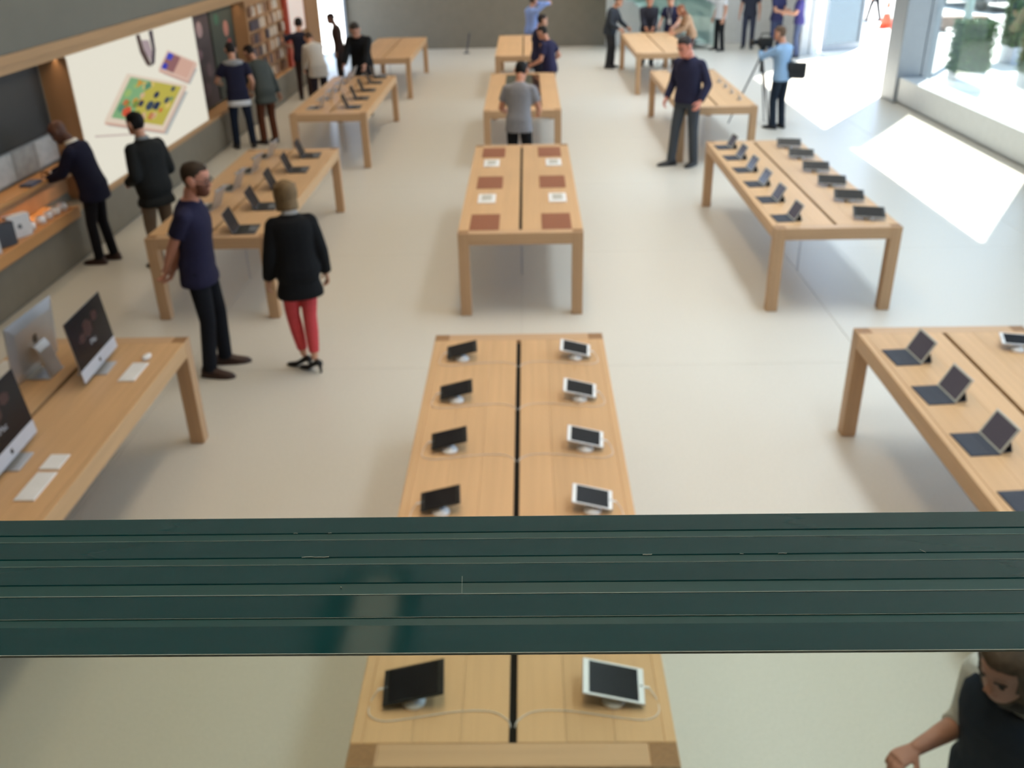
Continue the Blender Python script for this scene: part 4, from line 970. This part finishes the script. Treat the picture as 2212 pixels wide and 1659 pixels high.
# 8 person in white
person('bending person in loose white top beside the third left table', -4.26, 19.5, 120, 1.70, (206, 200, 192), (44, 38, 46), (40, 34, 36), hair=('short', (70, 52, 40)), sleeve='long', jacket=True, lean=34, headp=50,
       handL=(-.14, .44, .80), handR=(.14, .44, .80), vox=.015, woman=True, hem=-.18)
# 9 man in black jacket over laptops
person('man in black jacket bending over the far end of the laptop table', -3.30, 19.22, 262, 1.86, (28, 29, 31), (30, 30, 34), (26, 24, 24), (190, 140, 116), ('short', (52, 46, 40)), 'long', True, lean=16, headp=36,
       handL=(-.20, .42, .96), handR=(.20, .42, .96), vox=.015, hem=-.18, bulk=1.3)
person('dark silhouetted visitor in front of the bright left window', -4.40, 22.7, 190, 1.67, (58, 44, 38), (44, 38, 38), (30, 26, 24), (120, 86, 70), ('short', (40, 30, 26)), 'long', lean=6, headp=16, vox=.016)
# 11-14 along the centre tables
person('man in light blue shirt photographing behind the far centre table', 0.13, 25.02, 40, 1.78, (128, 152, 206), (30, 30, 34), (26, 24, 24), hair=('short', (60, 50, 44)), sleeve='long', lean=2, headp=0, handL=(.05, .42, 1.52), handR=(.20, .42, 1.52), vox=.016)
person('man in navy T-shirt between the centre tables, farther of the two', 0.24, 20.32, 20, 1.76, (42, 41, 64), (36, 38, 50), (26, 24, 24), hair=('short', (40, 30, 26)), lean=3, headp=10, vox=.015)
person('man in navy T-shirt with bare forearms, nearer of the two between the tables', 0.42, 18.90, 150, 1.70, (44, 42, 68), (36, 38, 52), (26, 24, 24), (206, 150, 126), ('short', (36, 32, 30)), 'short', lean=8, headp=24, handL=(-.22, .26, .98), handR=(.26, .12, .98), vox=.014)
person('man in grey T-shirt and black trousers seen from behind at the centre', -0.12, 13.45, 78, 1.80, (140, 138, 142), (28, 28, 30), (30, 26, 24), (200, 140, 112), ('short', (24, 22, 22)), 'short', lean=12, headp=30, handL=(-.22, .26, .98), handR=(.22, .30, .98), vox=.012, hem=-.14)
# 15-18 around the far right table
person('man in charcoal sweater standing left of the far right table', 2.14, 24.85, 335, 1.77, (56, 60, 66), (52, 52, 54), (40, 36, 36), hair=('short', (70, 58, 50)), sleeve='long', lean=14, headp=18, handL=(-.18, .36, .95), handR=(.20, .28, .95), vox=.015, jacket=True, hem=-.12)
person('broad man in dark sweater facing the camera behind the far right table', 3.10, 25.12, 268, 1.74, (48, 48, 56), (62, 66, 72), (40, 38, 40), (206, 150, 124), ('short', (90, 66, 50)), 'long', jacket=True, lean=8, headp=16, handL=(-.10, .34, .96), handR=(.10, .34, .96), vox=.015, bulk=1.2)
person('man in navy top with white badge behind the far right table', 3.66, 25.02, 240, 1.75, (42, 44, 72), (96, 84, 74), (60, 40, 36), hair=('short', (44, 38, 36)), sleeve='short', lean=8, headp=14, handL=(-.2, .30, .98), handR=(.2, .30, .98), extras=(('lanyard',),), vox=.015)
person('woman with long reddish hair in tan top leaning at the far right table', 3.98, 24.2, 190, 1.62, (170, 138, 112), (84, 54, 50), (60, 44, 40), (210, 156, 128), ('long', (128, 78, 54)), 'long', lean=26, headp=30, handL=(-.14, .42, .98), handR=(.16, .40, .98), vox=.015, woman=True)
# 19, 20 right side
person('tall man in navy sweater and grey trousers looking down beside the right tables', 2.44, 14.54, 230, 1.98, (48, 48, 70), (74, 78, 84), (54, 52, 52), (216, 140, 118), ('short', (52, 44, 42)), 'long', lean=4, headp=26, heady=-14,
       feet=((-.10, -.06, 0), (.16, .10, -34)), handL=(-.25, .10, .90), handR=(.25, .14, .90), vox=.012, jacket=True, hem=-.08, bulk=.75)
person('cameraman in light blue checked shirt and black trousers with shoulder bag', 4.52, 17.22, 128, 1.77, (142, 172, 204), (36, 44, 56), (26, 28, 34), (206, 150, 124), ('short', (104, 82, 66)), 'long', lean=5, headp=10, heady=10,
       feet=((-.10, .02, 6), (.10, -.02, -10)), handL=(-.12, .40, 1.30), handR=(.10, .34, 1.22), vox=.013)
# 21-24 far right
person('man in pale grey shirt and black trousers before the white wall', 5.42, 27.75, 200, 1.78, (206, 206, 208), (36, 38, 40), (30, 30, 32), hair=('short', (60, 50, 44)), sleeve='short', vox=.016, feet=((-.17, .0, 10), (.17, .0, -10)))
person('person in dark blue clothes standing before the white wall', 6.32, 28.1, 250, 1.82, (52, 56, 70), (62, 66, 84), (44, 46, 54), hair=('short', (50, 42, 40)), sleeve='short', vox=.016)
person('man in navy T-shirt holding white papers near the doorway post', 6.80, 26.9, 300, 1.78, (48, 50, 84), (60, 68, 96), (40, 42, 50), hair=('short', (50, 42, 40)), sleeve='short', handL=(-.06, .34, 1.10), handR=(.10, .34, 1.08), vox=.016)
person('man in violet blue T-shirt and jeans beside the white doorway post', 7.16, 26.1, 170, 1.76, (66, 62, 116), (74, 84, 112), (50, 50, 58), hair=('short', (50, 42, 40)), sleeve='short', handL=(-.10, .34, 1.10), handR=(.10, .34, 1.08), vox=.016)
# 26 outside
person('passer-by in black trousers outside near the traffic cone', 12.0, 34.4, 150, 1.75, (70, 72, 80), (40, 40, 44), (60, 58, 60), hair=('short', (50, 42, 40)), sleeve='long', vox=.018, feet=((-.10, .22, 0), (.10, -.18, 0)), group='passers-by')
# 25 woman walking below the balustrade
person('woman with long hair in white shirt and dark vest reaching out below the glass', 1.60, 2.28, 206, 1.64, (206, 206, 204), (40, 44, 54), (40, 36, 36), (178, 128, 110), ('long', (80, 64, 52)), 'rolled', lean=8, headp=22, heady=4,
       handR=('w', (1.312, 2.322, 0.995)), handL=(-.26, .0, .84), poleR=(.1, -.5, -1), vox=.009, woman=True, extras=(('vest', (32, 42, 58)), ('scarf', (60, 58, 58))), palm=(0, 0.1, -1), curl=38, feet=((-.08, .20, 0), (.08, -.20, 0)))

# ------------------------------------------------------------------ things people carry
tp = empty('video_camera', (4.20, 17.42, 0)); tag(tp, 'black video camera on a slim tripod in front of the cameraman', 'camera')
for k, (fx, fy) in enumerate(((-.46, .21), (.19, -.26), (.24, .36))):
    MB().tube([(0, 0, 1.26), (fx * .55, fy * .55, .58), (fx, fy, .012)], [.018, .016, .011], 8).build('tripod_leg', M_GREYAL, tp)
MB().tube([(0, 0, .95), (0, 0, 1.34)], .022, 10).build('centre_column', M_BLACK, tp)
MB().box(-.05, .05, -.05, .05, 1.33, 1.39, ch=.008).build('pan_head', M_BLACK, tp)
cb = MB().box(-.09, .17, -.06, .06, 1.39, 1.54, ch=.015).build('camera_body', M_BLACK, tp)
MB().tube([(-.09, 0, 1.47), (-.22, 0, 1.47)], [.045, .052], 14).build('lens', M_BLACK, tp, True)
MB().tube([(-.05, 0, 1.54), (-.04, 0, 1.61), (.10, 0, 1.61), (.12, 0, 1.54)], .012, 8).build('top_handle', M_BLACK, tp)
MB().tube([(.06, -.02, 1.36), (.24, -.10, 1.20)], .010, 8).build('pan_arm', M_GREYAL, tp)
tp.rotation_euler = (0, 0, 0)
bgm = mat('bag_black', (44, 46, 50), 0.7, 0.3)
sb = empty('shoulder_bag', (4.77, 17.12, 0.88)); tag(sb, 'dark grey shoulder bag hanging at the hip of the cameraman', 'bag'); sb.rotation_euler = (0, 0, math.radians(-20))
MB().box(-.16, .16, -.08, .08, 0, .27, ch=.03).build('pouch', bgm, sb); MB().box(-.165, .165, -.088, .0, .12, .28, ch=.02).build('flap', bgm, sb)
MB().tube([(-.10, 0, .26), (-.20, .05, .45), (-.26, .10, .60)], .014, 6, flat=.3).build('strap', bgm, sb)
bpy.data.scenes.remove(TMP)
